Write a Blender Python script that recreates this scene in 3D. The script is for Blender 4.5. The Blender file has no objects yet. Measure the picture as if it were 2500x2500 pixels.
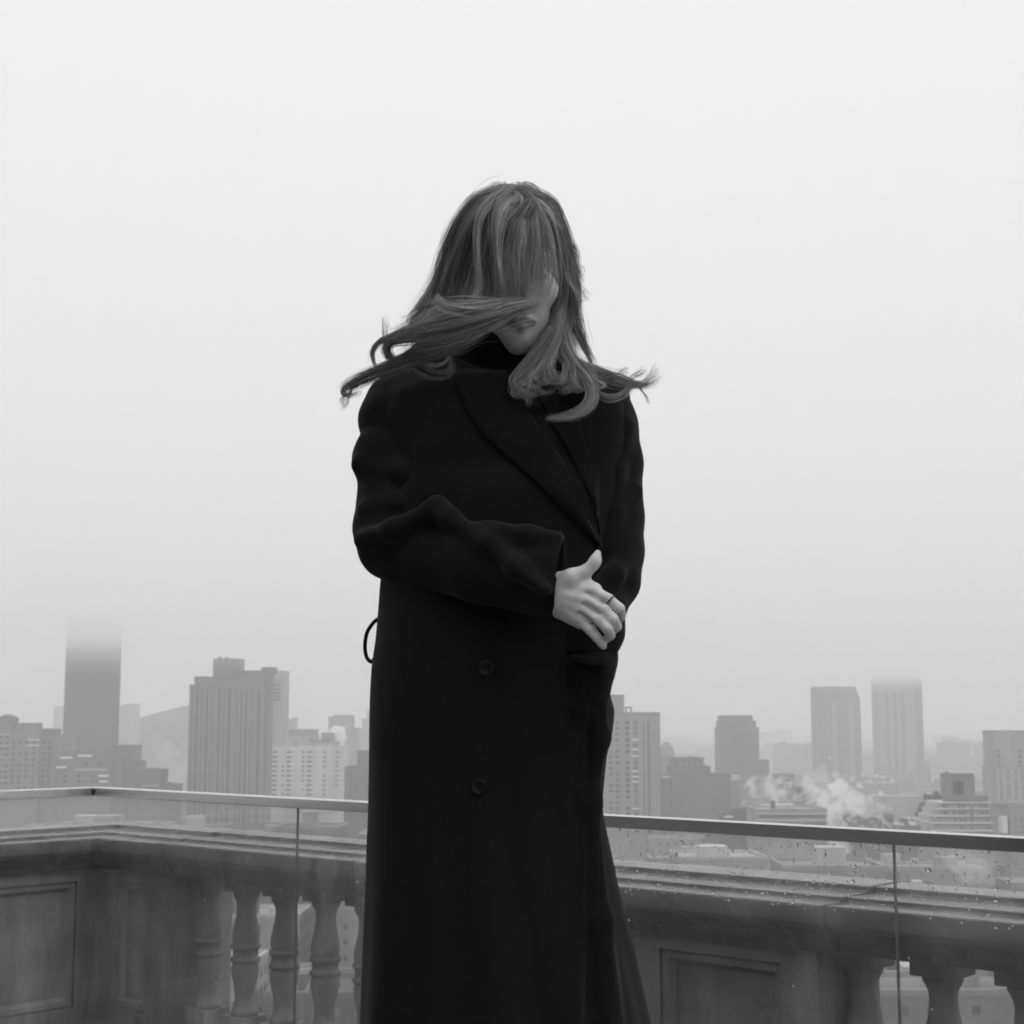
import bpy, bmesh, math, random
import numpy as np
from mathutils import Vector, Matrix

random.seed(7)
RNG = np.random.default_rng(11)
scene = bpy.context.scene
COL = scene.collection
rad = math.radians

# ------------------------------------------------------------------ camera
F = 3700.0                                  # focal length in photo pixels (2500 px wide)
PITCH = math.atan(500 / F)
CZ = 1.25                                   # camera height above the terrace floor
cam = bpy.data.cameras.new('camera')
cam.sensor_width = 36.0
cam.lens = F / 2500 * 36.0
cam.clip_start, cam.clip_end = 0.05, 30000
cam.dof.use_dof = True
cam.dof.focus_distance = 2.45
cam.dof.aperture_fstop = 18.0
camo = bpy.data.objects.new('camera', cam)
camo.location = (0, 0, CZ)
camo.rotation_euler = (rad(90) + PITCH, 0, 0)
COL.objects.link(camo)
scene.camera = camo

# ------------------------------------------------------------------ sky
SUN_EL, SUN_ROT = rad(58), rad(150)
world = bpy.data.worlds.new('World')
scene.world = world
world.use_nodes = True
nt = world.node_tree
nt.nodes.clear()
out = nt.nodes.new('ShaderNodeOutputWorld')
bg = nt.nodes.new('ShaderNodeBackground')
sky = nt.nodes.new('ShaderNodeTexSky')
sky.sky_type = 'NISHITA'
sky.sun_disc = False
sky.sun_elevation, sky.sun_rotation = SUN_EL, SUN_ROT
sky.air_density, sky.dust_density = 2.0, 6.0
bw = nt.nodes.new('ShaderNodeRGBToBW')
tc = nt.nodes.new('ShaderNodeTexCoord')
sep = nt.nodes.new('ShaderNodeSeparateXYZ')
mr = nt.nodes.new('ShaderNodeMapRange')     # overcast dome: zenith raised out of view to brighten haze, nearly flat lower down
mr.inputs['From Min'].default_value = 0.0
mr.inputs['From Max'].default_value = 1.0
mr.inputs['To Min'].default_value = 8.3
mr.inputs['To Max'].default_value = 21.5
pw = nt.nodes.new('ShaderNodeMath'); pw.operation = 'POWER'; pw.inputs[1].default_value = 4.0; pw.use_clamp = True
nz = nt.nodes.new('ShaderNodeTexNoise')     # faint unevenness of the cloud deck
nz.inputs['Scale'].default_value = 1.6
nz.inputs['Detail'].default_value = 3
nmr = nt.nodes.new('ShaderNodeMapRange')
nmr.inputs['To Min'].default_value = 0.97
nmr.inputs['To Max'].default_value = 1.03
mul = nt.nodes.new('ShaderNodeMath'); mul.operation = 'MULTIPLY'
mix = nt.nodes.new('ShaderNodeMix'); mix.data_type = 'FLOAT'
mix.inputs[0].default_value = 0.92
L = nt.links.new
L(tc.outputs['Generated'], sep.inputs[0])
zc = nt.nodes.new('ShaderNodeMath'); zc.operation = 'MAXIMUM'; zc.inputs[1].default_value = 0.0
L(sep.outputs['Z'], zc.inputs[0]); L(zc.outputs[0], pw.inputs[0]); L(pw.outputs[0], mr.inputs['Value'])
L(tc.outputs['Generated'], nz.inputs['Vector'])
L(nz.outputs['Fac'], nmr.inputs['Value'])
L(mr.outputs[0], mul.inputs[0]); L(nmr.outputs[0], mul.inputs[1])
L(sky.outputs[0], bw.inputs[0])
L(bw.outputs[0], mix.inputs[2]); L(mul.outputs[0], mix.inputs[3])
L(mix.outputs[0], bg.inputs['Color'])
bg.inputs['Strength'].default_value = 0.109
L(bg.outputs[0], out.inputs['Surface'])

# ------------------------------------------------------------------ sun (behind thick cloud)
sun = bpy.data.lights.new('sun', 'SUN')
sun.energy = 0.6
sun.angle = rad(40)
sun.color = (1.0, 0.995, 0.985)
suno = bpy.data.objects.new('sun', sun)
suno.rotation_euler = (rad(90) - SUN_EL, 0, rad(180) - SUN_ROT)
COL.objects.link(suno)

# ------------------------------------------------------------------ exposure and render
vs = scene.view_settings
scene.display_settings.display_device = 'sRGB'
vs.view_transform = 'Standard'
vs.look = 'None'
vs.exposure = 0.0
vs.gamma = 1.0
vs.use_curve_mapping = False
cy = scene.cycles
cy.use_denoising = True
cy.max_bounces = 10
cy.diffuse_bounces = 3
cy.glossy_bounces = 3
cy.transmission_bounces = 6
cy.transparent_max_bounces = 24
cy.volume_bounces = 8
cy.volume_step_rate = 1.0
cy.volume_max_steps = 128
cy.filter_width = 1.8

# ================================================================== helpers
def P(px, py, Y):
    """point at world depth Y under photo pixel (px, py)"""
    dx, dy = (px - 1250) / F, (1250 - py) / F
    c, s = math.cos(PITCH), math.sin(PITCH)
    k = Y / (c - dy * s)
    return np.array([dx * k, Y, CZ + (s + dy * c) * k])

def tag(o, label=None, cat=None, group=None, kind=None):
    if label: o['label'] = label
    if cat: o['category'] = cat
    if group: o['group'] = group
    if kind: o['kind'] = kind
    return o

def link(name, data, parent=None):
    o = bpy.data.objects.new(name, data)
    COL.objects.link(o)
    if parent is not None: o.parent = parent
    return o

def empty(name, loc=(0, 0, 0), rz=0.0):
    o = link(name, None)
    o.location = loc
    o.rotation_euler = (0, 0, rz)
    return o

class MB:
    """collects boxes, prisms and lathes of ONE piece"""
    def __init__(s): s.v, s.f = [], []
    def add(s, v, f):
        n = len(s.v); s.v += [tuple(map(float, p)) for p in v]
        s.f += [tuple(i + n for i in q) for q in f]; return s
    def box(s, x0, x1, y0, y1, z0, z1):
        return s.add([(x0,y0,z0),(x1,y0,z0),(x1,y1,z0),(x0,y1,z0),(x0,y0,z1),(x1,y0,z1),(x1,y1,z1),(x0,y1,z1)],
                     [(0,3,2,1),(4,5,6,7),(0,1,5,4),(1,2,6,5),(2,3,7,6),(3,0,4,7)])
    def prism(s, poly, axis, a0, a1):
        """extrude 2-D polygon along axis (0 = x with (y,z) poly, 1 = y with (x,z), 2 = z with (x,y))"""
        n = len(poly); vs_ = []
        for a in (a0, a1):
            for p, q in poly:
                vs_.append((a,p,q) if axis == 0 else (p,a,q) if axis == 1 else (p,q,a))
        fs = [tuple(range(n))[::-1], tuple(range(n, 2*n))]
        for i in range(n):
            j = (i+1) % n; fs.append((i, j, n+j, n+i))
        return s.add(vs_, fs)
    def lathe(s, prof, c=(0,0), seg=20):
        n = len(prof); v, f = [], []
        for r, z in prof:
            for k in range(seg):
                a = 2*math.pi*k/seg; v.append((c[0]+r*math.cos(a), c[1]+r*math.sin(a), z))
        for i in range(n-1):
            for k in range(seg):
                j = (k+1) % seg; f.append((i*seg+k, i*seg+j, (i+1)*seg+j, (i+1)*seg+k))
        f.append(tuple(range(seg))[::-1]); f.append(tuple(range((n-1)*seg, n*seg)))
        return s.add(v, f)
    def mesh(s, name, mat, smooth=False, bevel=0.0):
        m = bpy.data.meshes.new(name); m.from_pydata(s.v, [], s.f)
        bm = bmesh.new(); bm.from_mesh(m)
        bmesh.ops.recalc_face_normals(bm, faces=bm.faces)
        if bevel:
            bmesh.ops.bevel(bm, geom=[e for e in bm.edges if e.is_manifold and e.calc_face_angle(0) > 0.5], offset=bevel, segments=2, affect='EDGES', profile=0.6)
        bm.to_mesh(m); bm.free()
        if smooth: m.polygons.foreach_set('use_smooth', [True]*len(m.polygons))
        m.materials.append(mat); return m
    def build(s, name, mat, parent=None, smooth=False, bevel=0.0):
        return link(name, s.mesh(name, mat, smooth, bevel), parent)

# ------------------------------------------------------------------ materials
def mat(name, base, rough=0.7, var=0.15, scale=6.0, bump=0.0, bscale=60.0, metal=0.0, spec=0.5, sheen=0.0, stretch=None, detail=5, stain=0.0, rvar=0.0):
    m = bpy.data.materials.new(name); m.use_nodes = True
    n = m.node_tree; b = n.nodes['Principled BSDF']; l = n.links.new
    t = n.nodes.new('ShaderNodeTexCoord'); mp = n.nodes.new('ShaderNodeMapping')
    l(t.outputs['Object'], mp.inputs['Vector'])
    if stretch: mp.inputs['Scale'].default_value = stretch
    z = n.nodes.new('ShaderNodeTexNoise'); z.inputs['Scale'].default_value = scale; z.inputs['Detail'].default_value = detail
    l(mp.outputs[0], z.inputs['Vector'])
    r = n.nodes.new('ShaderNodeMapRange')
    r.inputs['From Min'].default_value, r.inputs['From Max'].default_value = 0.3, 0.7
    r.inputs['To Min'].default_value, r.inputs['To Max'].default_value = base*(1-var), base*(1+var)
    l(z.outputs['Fac'], r.inputs['Value'])
    last = r.outputs[0]
    if stain:                                # blotches and runs of dirt
        z2 = n.nodes.new('ShaderNodeTexNoise'); z2.inputs['Scale'].default_value = scale*0.45; z2.inputs['Detail'].default_value = 8; z2.inputs['Roughness'].default_value = 0.65
        mp2 = n.nodes.new('ShaderNodeMapping'); mp2.inputs['Scale'].default_value = (1, 1, 0.25)
        l(t.outputs['Object'], mp2.inputs['Vector']); l(mp2.outputs[0], z2.inputs['Vector'])
        r2 = n.nodes.new('ShaderNodeMapRange'); r2.inputs['From Min'].default_value, r2.inputs['From Max'].default_value = 0.42, 0.62
        r2.inputs['To Min'].default_value, r2.inputs['To Max'].default_value = 1-stain, 1.0
        mm = n.nodes.new('ShaderNodeMath'); mm.operation = 'MULTIPLY'
        l(z2.outputs['Fac'], r2.inputs['Value']); l(last, mm.inputs[0]); l(r2.outputs[0], mm.inputs[1]); last = mm.outputs[0]
    l(last, b.inputs['Base Color'])
    if rvar:
        r3 = n.nodes.new('ShaderNodeMapRange'); r3.inputs['From Min'].default_value, r3.inputs['From Max'].default_value = 0.35, 0.65
        r3.inputs['To Min'].default_value, r3.inputs['To Max'].default_value = max(0.02, rough-rvar), min(1, rough+rvar)
        l(z.outputs['Fac'], r3.inputs['Value']); l(r3.outputs[0], b.inputs['Roughness'])
    else: b.inputs['Roughness'].default_value = rough
    b.inputs['Metallic'].default_value = metal
    b.inputs['Specular IOR Level'].default_value = spec
    if sheen:
        b.inputs['Sheen Weight'].default_value = sheen; b.inputs['Sheen Roughness'].default_value = 0.45
    if bump:
        z4 = n.nodes.new('ShaderNodeTexNoise'); z4.inputs['Scale'].default_value = bscale; z4.inputs['Detail'].default_value = 6
        l(t.outputs['Object'], z4.inputs['Vector'])
        bn = n.nodes.new('ShaderNodeBump'); bn.inputs['Strength'].default_value = bump; bn.inputs['Distance'].default_value = 0.4/bscale
        l(z4.outputs['Fac'], bn.inputs['Height']); l(bn.outputs[0], b.inputs['Normal'])
    return m

M = {
 'stone': mat('wet_limestone', 0.42, 0.58, 0.25, 6, 0.5, 60, stain=0.5, spec=0.45, detail=9),
 'coping': mat('wet_coping_stone', 0.095, 0.24, 0.3, 7, 0.35, 45, stain=0.3, rvar=0.12, spec=0.6),
 'floor': mat('wet_terrace_paving', 0.16, 0.35, 0.3, 3, 0.3, 40, rvar=0.2),
 'rail': mat('brushed_steel', 0.68, 0.27, 0.06, 4, 0.03, 300, metal=1.0, stretch=(0.4, 8, 8)),
 'dark_metal': mat('dark_fitting', 0.03, 0.4, 0.1, 20),
 'wool': mat('black_wool', 0.0078, 1.0, 0.14, 160, 0.8, 700, spec=0.05, sheen=0.06),
 'knit': mat('black_knit', 0.006, 1.0, 0.2, 40, 0.4, 700, spec=0.04),
 'button': mat('black_horn_button', 0.0045, 0.3, 0.2, 60, spec=0.18),
 'leather': mat('black_leather', 0.012, 0.4, 0.2, 30),
 'skin': mat('skin', 0.46, 0.48, 0.12, 45, 0.35, 260, spec=0.35),
 'lip': mat('lip', 0.20, 0.4, 0.08, 40, spec=0.4),
 'asphalt': mat('city_asphalt', 0.06, 0.6, 0.35, 0.01),
 'far_land': mat('far_bank_ground', 0.10, 0.9, 0.3, 0.02),
 'water': mat('river_water', 0.05, 0.15, 0.1, 0.02, 0.2, 0.3),
 'win': mat('far_window_glass', 0.035, 0.25, 0.3, 0.4),
 'win_mid': mat('far_window_grey', 0.09, 0.35, 0.3, 0.4),
 'white_trim': mat('white_balcony', 0.75, 0.6, 0.06, 0.3),  # even white for balcony slabs and roof edges
 'foliage': mat('dark_foliage', 0.05, 0.8, 0.4, 1.5),
 'bark': mat('bark', 0.07, 0.9, 0.3, 4),
}
TONES = {}
def tone(v):
    k = round(v, 3)
    if k not in TONES:
        TONES[k] = mat('facade_grey_%02d' % len(TONES), v, 0.85, 0.16, 0.09, stain=0.22, stretch=(1, 1, 0.35))
    return TONES[k]

def vol_mat(name, build, aniso=0.45):
    m = bpy.data.materials.new(name); m.use_nodes = True
    n = m.node_tree; n.nodes.clear()
    o = n.nodes.new('ShaderNodeOutputMaterial'); p = n.nodes.new('ShaderNodeVolumePrincipled')
    p.inputs['Color'].default_value = (1, 1, 1, 1)
    p.inputs['Anisotropy'].default_value = aniso
    n.links.new(p.outputs[0], o.inputs['Volume'])
    build(n, p)
    return m

# ------------------------------------------------------------------ distance-field modelling (numpy)
def surface_nets(d, org, h):
    nx, ny, nz_ = d.shape
    neg = d < 0
    c = np.zeros((nx-1, ny-1, nz_-1), np.int8)
    for i in (0,1):
        for j in (0,1):
            for k in (0,1):
                c += neg[i:nx-1+i, j:ny-1+j, k:nz_-1+k]
    I = np.argwhere((c > 0) & (c < 8))
    offs = np.array([(i,j,k) for i in (0,1) for j in (0,1) for k in (0,1)])
    V = np.stack([d[I[:,0]+o[0], I[:,1]+o[1], I[:,2]+o[2]] for o in offs], 1)
    acc = np.zeros((len(I), 3)); cnt = np.zeros(len(I))
    for a in range(8):
        for b in range(a+1, 8):
            if np.abs(offs[a]-offs[b]).sum() != 1: continue
            va, vb = V[:,a], V[:,b]
            mk = (va < 0) != (vb < 0)
            t = np.where(mk, va/np.where(mk, va-vb, 1), 0)
            acc += np.where(mk[:,None], offs[a] + t[:,None]*(offs[b]-offs[a]), 0); cnt += mk
    pos = (I + acc/cnt[:,None])*h + org
    idx = np.full(c.shape, -1, np.int32); idx[tuple(I.T)] = np.arange(len(I))
    quads = []
    for ax in range(3):
        sl0 = [slice(1,-1)]*3; sl1 = [slice(1,-1)]*3
        sl0[ax] = slice(0,-1); sl1[ax] = slice(1,None)
        A, B = neg[tuple(sl0)], neg[tuple(sl1)]
        E = np.argwhere(A != B)
        if not len(E): continue
        up = A[tuple(E.T)]
        G = E.copy()
        o1, o2 = [x for x in range(3) if x != ax]
        G[:,o1] += 1; G[:,o2] += 1
        def at(da, db):
            q = G.copy(); q[:,o1] += da; q[:,o2] += db
            return idx[tuple(q.T)]
        q = np.stack([at(-1,-1), at(0,-1), at(0,0), at(-1,0)], 1)
        flip = up if ax != 1 else ~up
        q[~flip] = q[~flip][:, ::-1]
        quads.append(q)
    return pos, np.concatenate(quads)

class Field:
    def __init__(s, lo, hi, h):
        s.h = h; s.org = np.array(lo, float)
        s.n = np.ceil((np.array(hi)-s.org)/h).astype(int)+1
        s.d = np.full(s.n, 1.0, np.float32)
    def region(s, lo, hi):
        a = np.clip(np.floor((np.array(lo)-s.org)/s.h).astype(int), 0, s.n)
        b = np.clip(np.ceil((np.array(hi)-s.org)/s.h).astype(int)+1, 0, s.n)
        sl = tuple(slice(x, y) for x, y in zip(a, b))
        ax = [s.org[i]+np.arange(a[i], b[i])*s.h for i in range(3)]
        X, Y, Z = np.meshgrid(*ax, indexing='ij', sparse=True)
        return sl, X.astype(np.float32), Y.astype(np.float32), Z.astype(np.float32)
    def put(s, fn, lo, hi, k=0.0, sub=False):
        pad = 3*k+4*s.h
        sl, X, Y, Z = s.region(np.array(lo)-pad, np.array(hi)+pad)
        if any(q.stop <= q.start for q in sl): return
        e = fn(X, Y, Z).astype(np.float32); d = s.d[sl]
        if sub:
            if k > 0:
                hh = np.clip(0.5-0.5*(d+e)/k, 0, 1); s.d[sl] = d*(1-hh)+(-e)*hh + k*hh*(1-hh)
            else: s.d[sl] = np.maximum(d, -e)
        elif k > 0:
            hh = np.clip(0.5+0.5*(d-e)/k, 0, 1); s.d[sl] = d*(1-hh)+e*hh - k*hh*(1-hh)
        else: s.d[sl] = np.minimum(d, e)
    def cone(s, a, b, ra, rb, k=0.0, sub=False, sy=1.0):
        a, b = np.array(a, float), np.array(b, float); r = max(ra, rb)
        def fn(X, Y, Z):
            ba = b-a; L2 = max((ba*ba).sum(), 1e-9)
            px, py, pz = X-a[0], Y-a[1], Z-a[2]
            t = np.clip((px*ba[0]+py*ba[1]+pz*ba[2])/L2, 0, 1)
            return np.sqrt((px-t*ba[0])**2+((py-t*ba[1])/sy)**2+(pz-t*ba[2])**2)-(ra+(rb-ra)*t)
        s.put(fn, np.minimum(a, b)-r, np.maximum(a, b)+r, k, sub)
    def chain(s, pts, k=0.0, sub=False, sy=1.0):
        for (a, ra), (b, rb) in zip(pts[:-1], pts[1:]): s.cone(a, b, ra, rb, k, sub, sy)
    def ellipsoid(s, c, r, R=None, k=0.0, sub=False):
        c, r = np.array(c, float), np.array(r, float)
        def fn(X, Y, Z):
            x, y, z = X-c[0], Y-c[1], Z-c[2]
            if R is not None:
                x, y, z = (R[0,0]*x+R[1,0]*y+R[2,0]*z, R[0,1]*x+R[1,1]*y+R[2,1]*z, R[0,2]*x+R[1,2]*y+R[2,2]*z)
            k0 = np.sqrt((x/r[0])**2+(y/r[1])**2+(z/r[2])**2)
            k1 = np.sqrt((x/r[0]**2)**2+(y/r[1]**2)**2+(z/r[2]**2)**2)
            return np.where(k1 > 1e-6, k0*(k0-1)/np.maximum(k1, 1e-6), -r.min())
        m = r.max(); s.put(fn, c-m, c+m, k, sub)
    def mesh(s, name, m):
        v, q = surface_nets(s.d, s.org, s.h)
        me = bpy.data.meshes.new(name)
        me.vertices.add(len(v)); me.vertices.foreach_set('co', v.astype(np.float32).ravel())
        me.loops.add(q.size); me.loops.foreach_set('vertex_index', q.astype(np.int32).ravel())
        me.polygons.add(len(q)); me.polygons.foreach_set('loop_start', np.arange(0, q.size, 4, dtype=np.int32))
        me.polygons.foreach_set('use_smooth', np.ones(len(q), bool))
        me.update(calc_edges=True); me.validate()
        me.materials.append(m)
        return me

# ================================================================== SETTING
GZ = -75.0
def sheet(name, x0, x1, y0, y1, z, m):
    me = bpy.data.meshes.new(name); me.from_pydata([(x0,y0,z),(x1,y0,z),(x1,y1,z),(x0,y1,z)], [], [(0,1,2,3)])
    me.materials.append(m)
    return tag(link(name, me), kind='structure')
sheet('city_ground', -7000, 7000, -300, 1600, GZ, M['asphalt'])
sheet('river', -7000, 7000, 1600, 2080, GZ-1.5, M['water'])
tag(MB().box(-7000, 7000, 2080, 9000, GZ-3, GZ+2).build('far_bank', M['far_land']), kind='structure')

# frame of the terrace: +x along the right-hand parapet, +y outwards over the city
C0 = P(233, 1921, 5.5)
ANG = math.atan2(-0.667, 0.745)
CA, SA = math.cos(ANG), math.sin(ANG)
def frame(name): return empty(name, (C0[0], C0[1], 0.0), ANG)
RAILZ = float(C0[2])

fl = MB().box(-0.62, 16.5, -9.5, 0.62, GZ, 0.0).build('terrace_floor', M['floor'])
fl.location = (C0[0], C0[1], 0); fl.rotation_euler = (0, 0, ANG); tag(fl, kind='structure')
STEP = 0.45
tag(MB().box(-1.7, 1.7, -1.6, 3.02, -0.02, STEP).build('terrace_step', M['floor'], bevel=0.01), kind='structure')

# ------------------------------------------------------------------ stone parapet
OFF = 0.06
par = frame('stone_parapet')
tag(par, 'weathered stone balustrade parapet behind the glass railing with panelled piers', 'parapet')
ZN = float(P(230, 2044, 5.5+1.41*OFF)[2])   # top of the coping nose
prof = [(0.0, ZN-0.045), (0.0, ZN-0.004), (0.004, ZN), (0.098, ZN), (0.100, ZN+0.010), (0.232, ZN+0.010), (0.235, ZN+0.024),
        (0.37, ZN+0.024), (0.37, ZN-0.115), (0.055, ZN-0.115), (0.055, ZN-0.095), (0.040, ZN-0.070), (0.016, ZN-0.056), (0.010, ZN-0.045)]
def coping(x0, x1, wing, dz=0.0, proud=0.0):
    """one coping stone; wing 0 along +x (outwards +y), wing 1 along -y (outwards -x)"""
    mb = MB()
    pf = [((p - (proud if p < 0.25 else 0)) + OFF, z + dz) for p, z in prof]
    if wing == 0: mb.prism(pf, 0, x0, x1)
    else: mb.prism([(-p, z) for p, z in pf], 1, x0, x1)
    return mb.build('coping_stone', M['coping'], par, bevel=0.003)
def mitre_coping():
    """the L-shaped stone over the corner pier"""
    pf = [((p - (0.02 if p < 0.25 else 0)) + OFF, z + 0.0005) for p, z in prof]
    n = len(pf); v = []
    x1, y1 = 0.315, -0.62
    for p, z in pf: v.append((x1, p, z))
    for p, z in pf: v.append((-p, p, z))
    for p, z in pf: v.append((-p, y1, z))
    f = [tuple(range(n)), tuple(range(2*n, 3*n))[::-1]]
    for s in (0, n):
        for i in range(n):
            j = (i+1) % n; f.append((s+i, s+n+i, s+n+j, s+j))
    return MB().add(v, f).build('coping_stone', M['coping'], par, bevel=0.003)
mitre_coping()
coping(-4.0, -0.626, 1)
coping(0.321, 1.30, 0, 0.000); coping(1.306, 2.235, 0, -0.001)
coping(2.241, 2.915, 0, 0.0015, 0.026)
coping(2.921, 4.2, 0, -0.001); coping(4.206, 5.6, 0, 0.0)

FACE = OFF + 0.055                           # inner face of piers
ZT = ZN - 0.112                              # underside of the coping
def pier(name, a0, a1, wing):
    """pier with a recessed panel on its inner face; a0..a1 along the wing"""
    mb = MB()
    pw, pz0, pz1 = 0.10, 0.225, ZN - 0.155
    d0, d1 = FACE, OFF + 0.35
    def bx(u0, u1, w0, w1, z0, z1):
        if wing == 0: mb.box(u0, u1, w0, w1, z0, z1)
        else: mb.box(-w1, -w0, u0, u1, z0, z1)
    p0, p1 = a0 + pw, a1 - pw
    e = 0.0
    bx(a0, p0, d0, d1, 0.16, ZT); bx(p1, a1, d0, d1, 0.16, ZT)
    bx(p0, p1, d0, d1, 0.16, pz0); bx(p0, p1, d0, d1, pz1, ZT)
    bx(p0, p1, d0+0.03, d1, pz0, pz1)
    po = mb.build('pier', M['stone'], par)
    # moulding round the panel: four sloped strips
    mm = MB()
    def strip(q0, q1, q2, q3):
        mm.add([q0, q1, q2, q3], [(0,1,2,3)])
    o, i_ = 0.0, 0.022
    def V(u, w, z): return (u, w, z) if wing == 0 else (-w, u, z)
    A = [(p0, pz0), (p1, pz0), (p1, pz1), (p0, pz1)]
    B = [(p0+i_, pz0+i_), (p1-i_, pz0+i_), (p1-i_, pz1-i_), (p0+i_, pz1-i_)]
    Cc = [(p0+i_+.012, pz0+i_+.012), (p1-i_-.012, pz0+i_+.012), (p1-i_-.012, pz1-i_-.012), (p0+i_+.012, pz1-i_-.012)]
    v = []
    rings = [(A, d0+0.012), ([(x+.004*sx, z+.004*sz) for (x, z), (sx, sz) in zip(A, [(1,1),(-1,1),(-1,-1),(1,-1)])], d0+0.008), (B, d0+0.010), (Cc, d0+0.028)]
    for ring, w in rings: v += [V(x, w, z) for x, z in ring]
    f = []
    for r in range(3):
        for k in range(4):
            j = (k+1) % 4; f.append((r*4+k, r*4+j, r*4+4+j, r*4+4+k))
    mm.add(v, f).build('panel_moulding', M['stone'], po)
    # plinth under the pier
    pl = MB(); mb = pl; bx(a0-0.02, a1+0.02, d0-0.022, d1+0.02, 0.0, 0.165)
    pl.build('plinth', M['stone'], po, bevel=0.006)
    return po
pier('pier', -0.118, 0.275, 0)
pier('pier', -0.62, -0.002+0.0, 1) if False else None
pier('pier', -1.10, 0.118-0.003, 1)
pier('pier', 2.30, 2.86, 0)
pier('pier', 4.9, 5.5, 0)
MB().box(-OFF-0.35, -FACE-0.003, FACE+0.004, OFF+0.348, 0.0, ZT-0.001).build('corner_block', M['stone'], par)
# base course under the balusters
def base(x0, x1):
    MB().prism([(OFF+0.05, 0.0), (OFF+0.05, 0.175), (OFF+0.075, 0.20), (OFF+0.345, 0.20), (OFF+0.345, 0.0)], 0, x0, x1).build('base_course', M['stone'], par, bevel=0.004)
base(0.297, 2.278); base(2.882, 4.878)
MB().box(-OFF-0.34, -OFF-0.07, -4.0, -1.123, 0, 0.2).build('base_course', M['stone'], par, bevel=0.004)
BZ0, BZ1 = 0.202, ZT - 0.001
def baluster_mesh():
    mb = MB(); H = BZ1 - BZ0; q = 0.055
    mb.box(-q, q, -q, q, 0, 0.045); mb.box(-q, q, -q, q, H-0.048, H)
    half = [(0.046, 0.0), (0.047, 0.012), (0.040, 0.022), (0.034, 0.036), (0.032, 0.05), (0.035, 0.08), (0.042, 0.11), (0.0475, 0.135), (0.0475, 0.15), (0.044, 0.163),
            (0.0435, 0.166), (0.050, 0.168), (0.0525, 0.175), (0.050, 0.182), (0.0435, 0.184)]
    k = (H-0.093)/2/0.196
    z0 = 0.045
    pr = [(r, z0 + z*k) for r, z in half]
    top = [(r, H-0.048 - z*k) for r, z in half][::-1]
    mb.lathe(pr + top, seg=28)
    m = mb.mesh('baluster', M['stone'])
    m.polygons.foreach_set('use_smooth', [len(p.vertices) == 4 and abs(p.normal.z) < 0.99 and i >= 12 for i, p in enumerate(m.polygons)])
    return m
BM = baluster_mesh()
WC = OFF + 0.20
for a in [0.34 + 0.205*k for k in range(10)] + [2.90 + 0.205*k for k in range(10)]:
    if 4.84 < a: continue
    b = link('baluster', BM, par); b.location = (a, WC, BZ0)
for k in range(12):
    b = link('baluster', BM, par); b.location = (-WC, -1.22-0.205*k, BZ0)

# ------------------------------------------------------------------ glass railing
def glass_mat(name, film, tint=0.985):
    m = bpy.data.materials.new(name); m.use_nodes = True
    n = m.node_tree; n.nodes.clear(); l = n.links.new
    o = n.nodes.new('ShaderNodeOutputMaterial')
    tr = n.nodes.new('ShaderNodeBsdfTransparent'); tr.inputs[0].default_value = (tint, tint, tint, 1)
    gl = n.nodes.new('ShaderNodeBsdfGlossy'); gl.inputs['Roughness'].default_value = 0.02
    df = n.nodes.new('ShaderNodeBsdfTranslucent'); df.inputs[0].default_value = (.8, .8, .8, 1)
    fr = n.nodes.new('ShaderNodeFresnel'); fr.inputs['IOR'].default_value = 1.45
    hf = n.nodes.new('ShaderNodeMath'); hf.operation = 'MULTIPLY'; hf.inputs[1].default_value = 0.18
    z = n.nodes.new('ShaderNodeTexNoise'); z.inputs['Scale'].default_value = 5; z.inputs['Detail'].default_value = 6
    t = n.nodes.new('ShaderNodeTexCoord'); l(t.outputs['Object'], z.inputs['Vector'])
    r = n.nodes.new('ShaderNodeMapRange'); r.inputs['From Min'].default_value, r.inputs['From Max'].default_value = .3, .7
    r.inputs['To Min'].default_value, r.inputs['To Max'].default_value = film*0.5, film*1.5
    l(z.outputs['Fac'], r.inputs['Value'])
    m1 = n.nodes.new('ShaderNodeMixShader'); m2 = n.nodes.new('ShaderNodeMixShader')
    l(r.outputs[0], m1.inputs[0]); l(tr.outputs[0], m1.inputs[1]); l(df.outputs[0], m1.inputs[2])
    l(fr.outputs[0], hf.inputs[0]); l(hf.outputs[0], m2.inputs[0]); l(m1.outputs[0], m2.inputs[1]); l(gl.outputs[0], m2.inputs[2])
    l(m2.outputs[0], o.inputs['Surface'])
    return m
M['glass'] = glass_mat('wet_glass', 0.08)
m = bpy.data.materials.new('rain_water'); m.use_nodes = True
b = m.node_tree.nodes['Principled BSDF']
b.inputs['Base Color'].default_value = (1, 1, 1, 1); b.inputs['Transmission Weight'].default_value = 1; b.inputs['IOR'].default_value = 1.33; b.inputs['Roughness'].default_value = 0.12
M['drop'] = m
gr = frame('glass_railing')
tag(gr, 'frameless glass railing with flat steel top rail, spotted with raindrops', 'railing')
T = 0.004
panes = [(0, 0.006, 1.111), (0, 1.114, 3.1285), (0, 3.1315, 5.2), (1, -3.5, -0.006)]
for w, a0, a1 in panes:
    mb = MB()
    if w == 0: mb.box(a0, a1, -T, T, 0.012, RAILZ-0.022)
    else: mb.box(-T, T, a0, a1, 0.012, RAILZ-0.022)
    g = mb.build('glass_pane', M['glass'], gr)
M['edge'] = mat('ground_glass_edge', 0.16, 0.35, 0.1, 10)
for a, w in ((1.1125, 0.0006), (3.130, 0.0014)):                   # ground edges showing in the joints between the panes
    MB().box(a-w, a+w, -T-.0006, T+.0006, 0.012, RAILZ-0.0222).build('pane_edge', M['edge'], gr)
RH, RW = 0.030, 0.026
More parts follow.
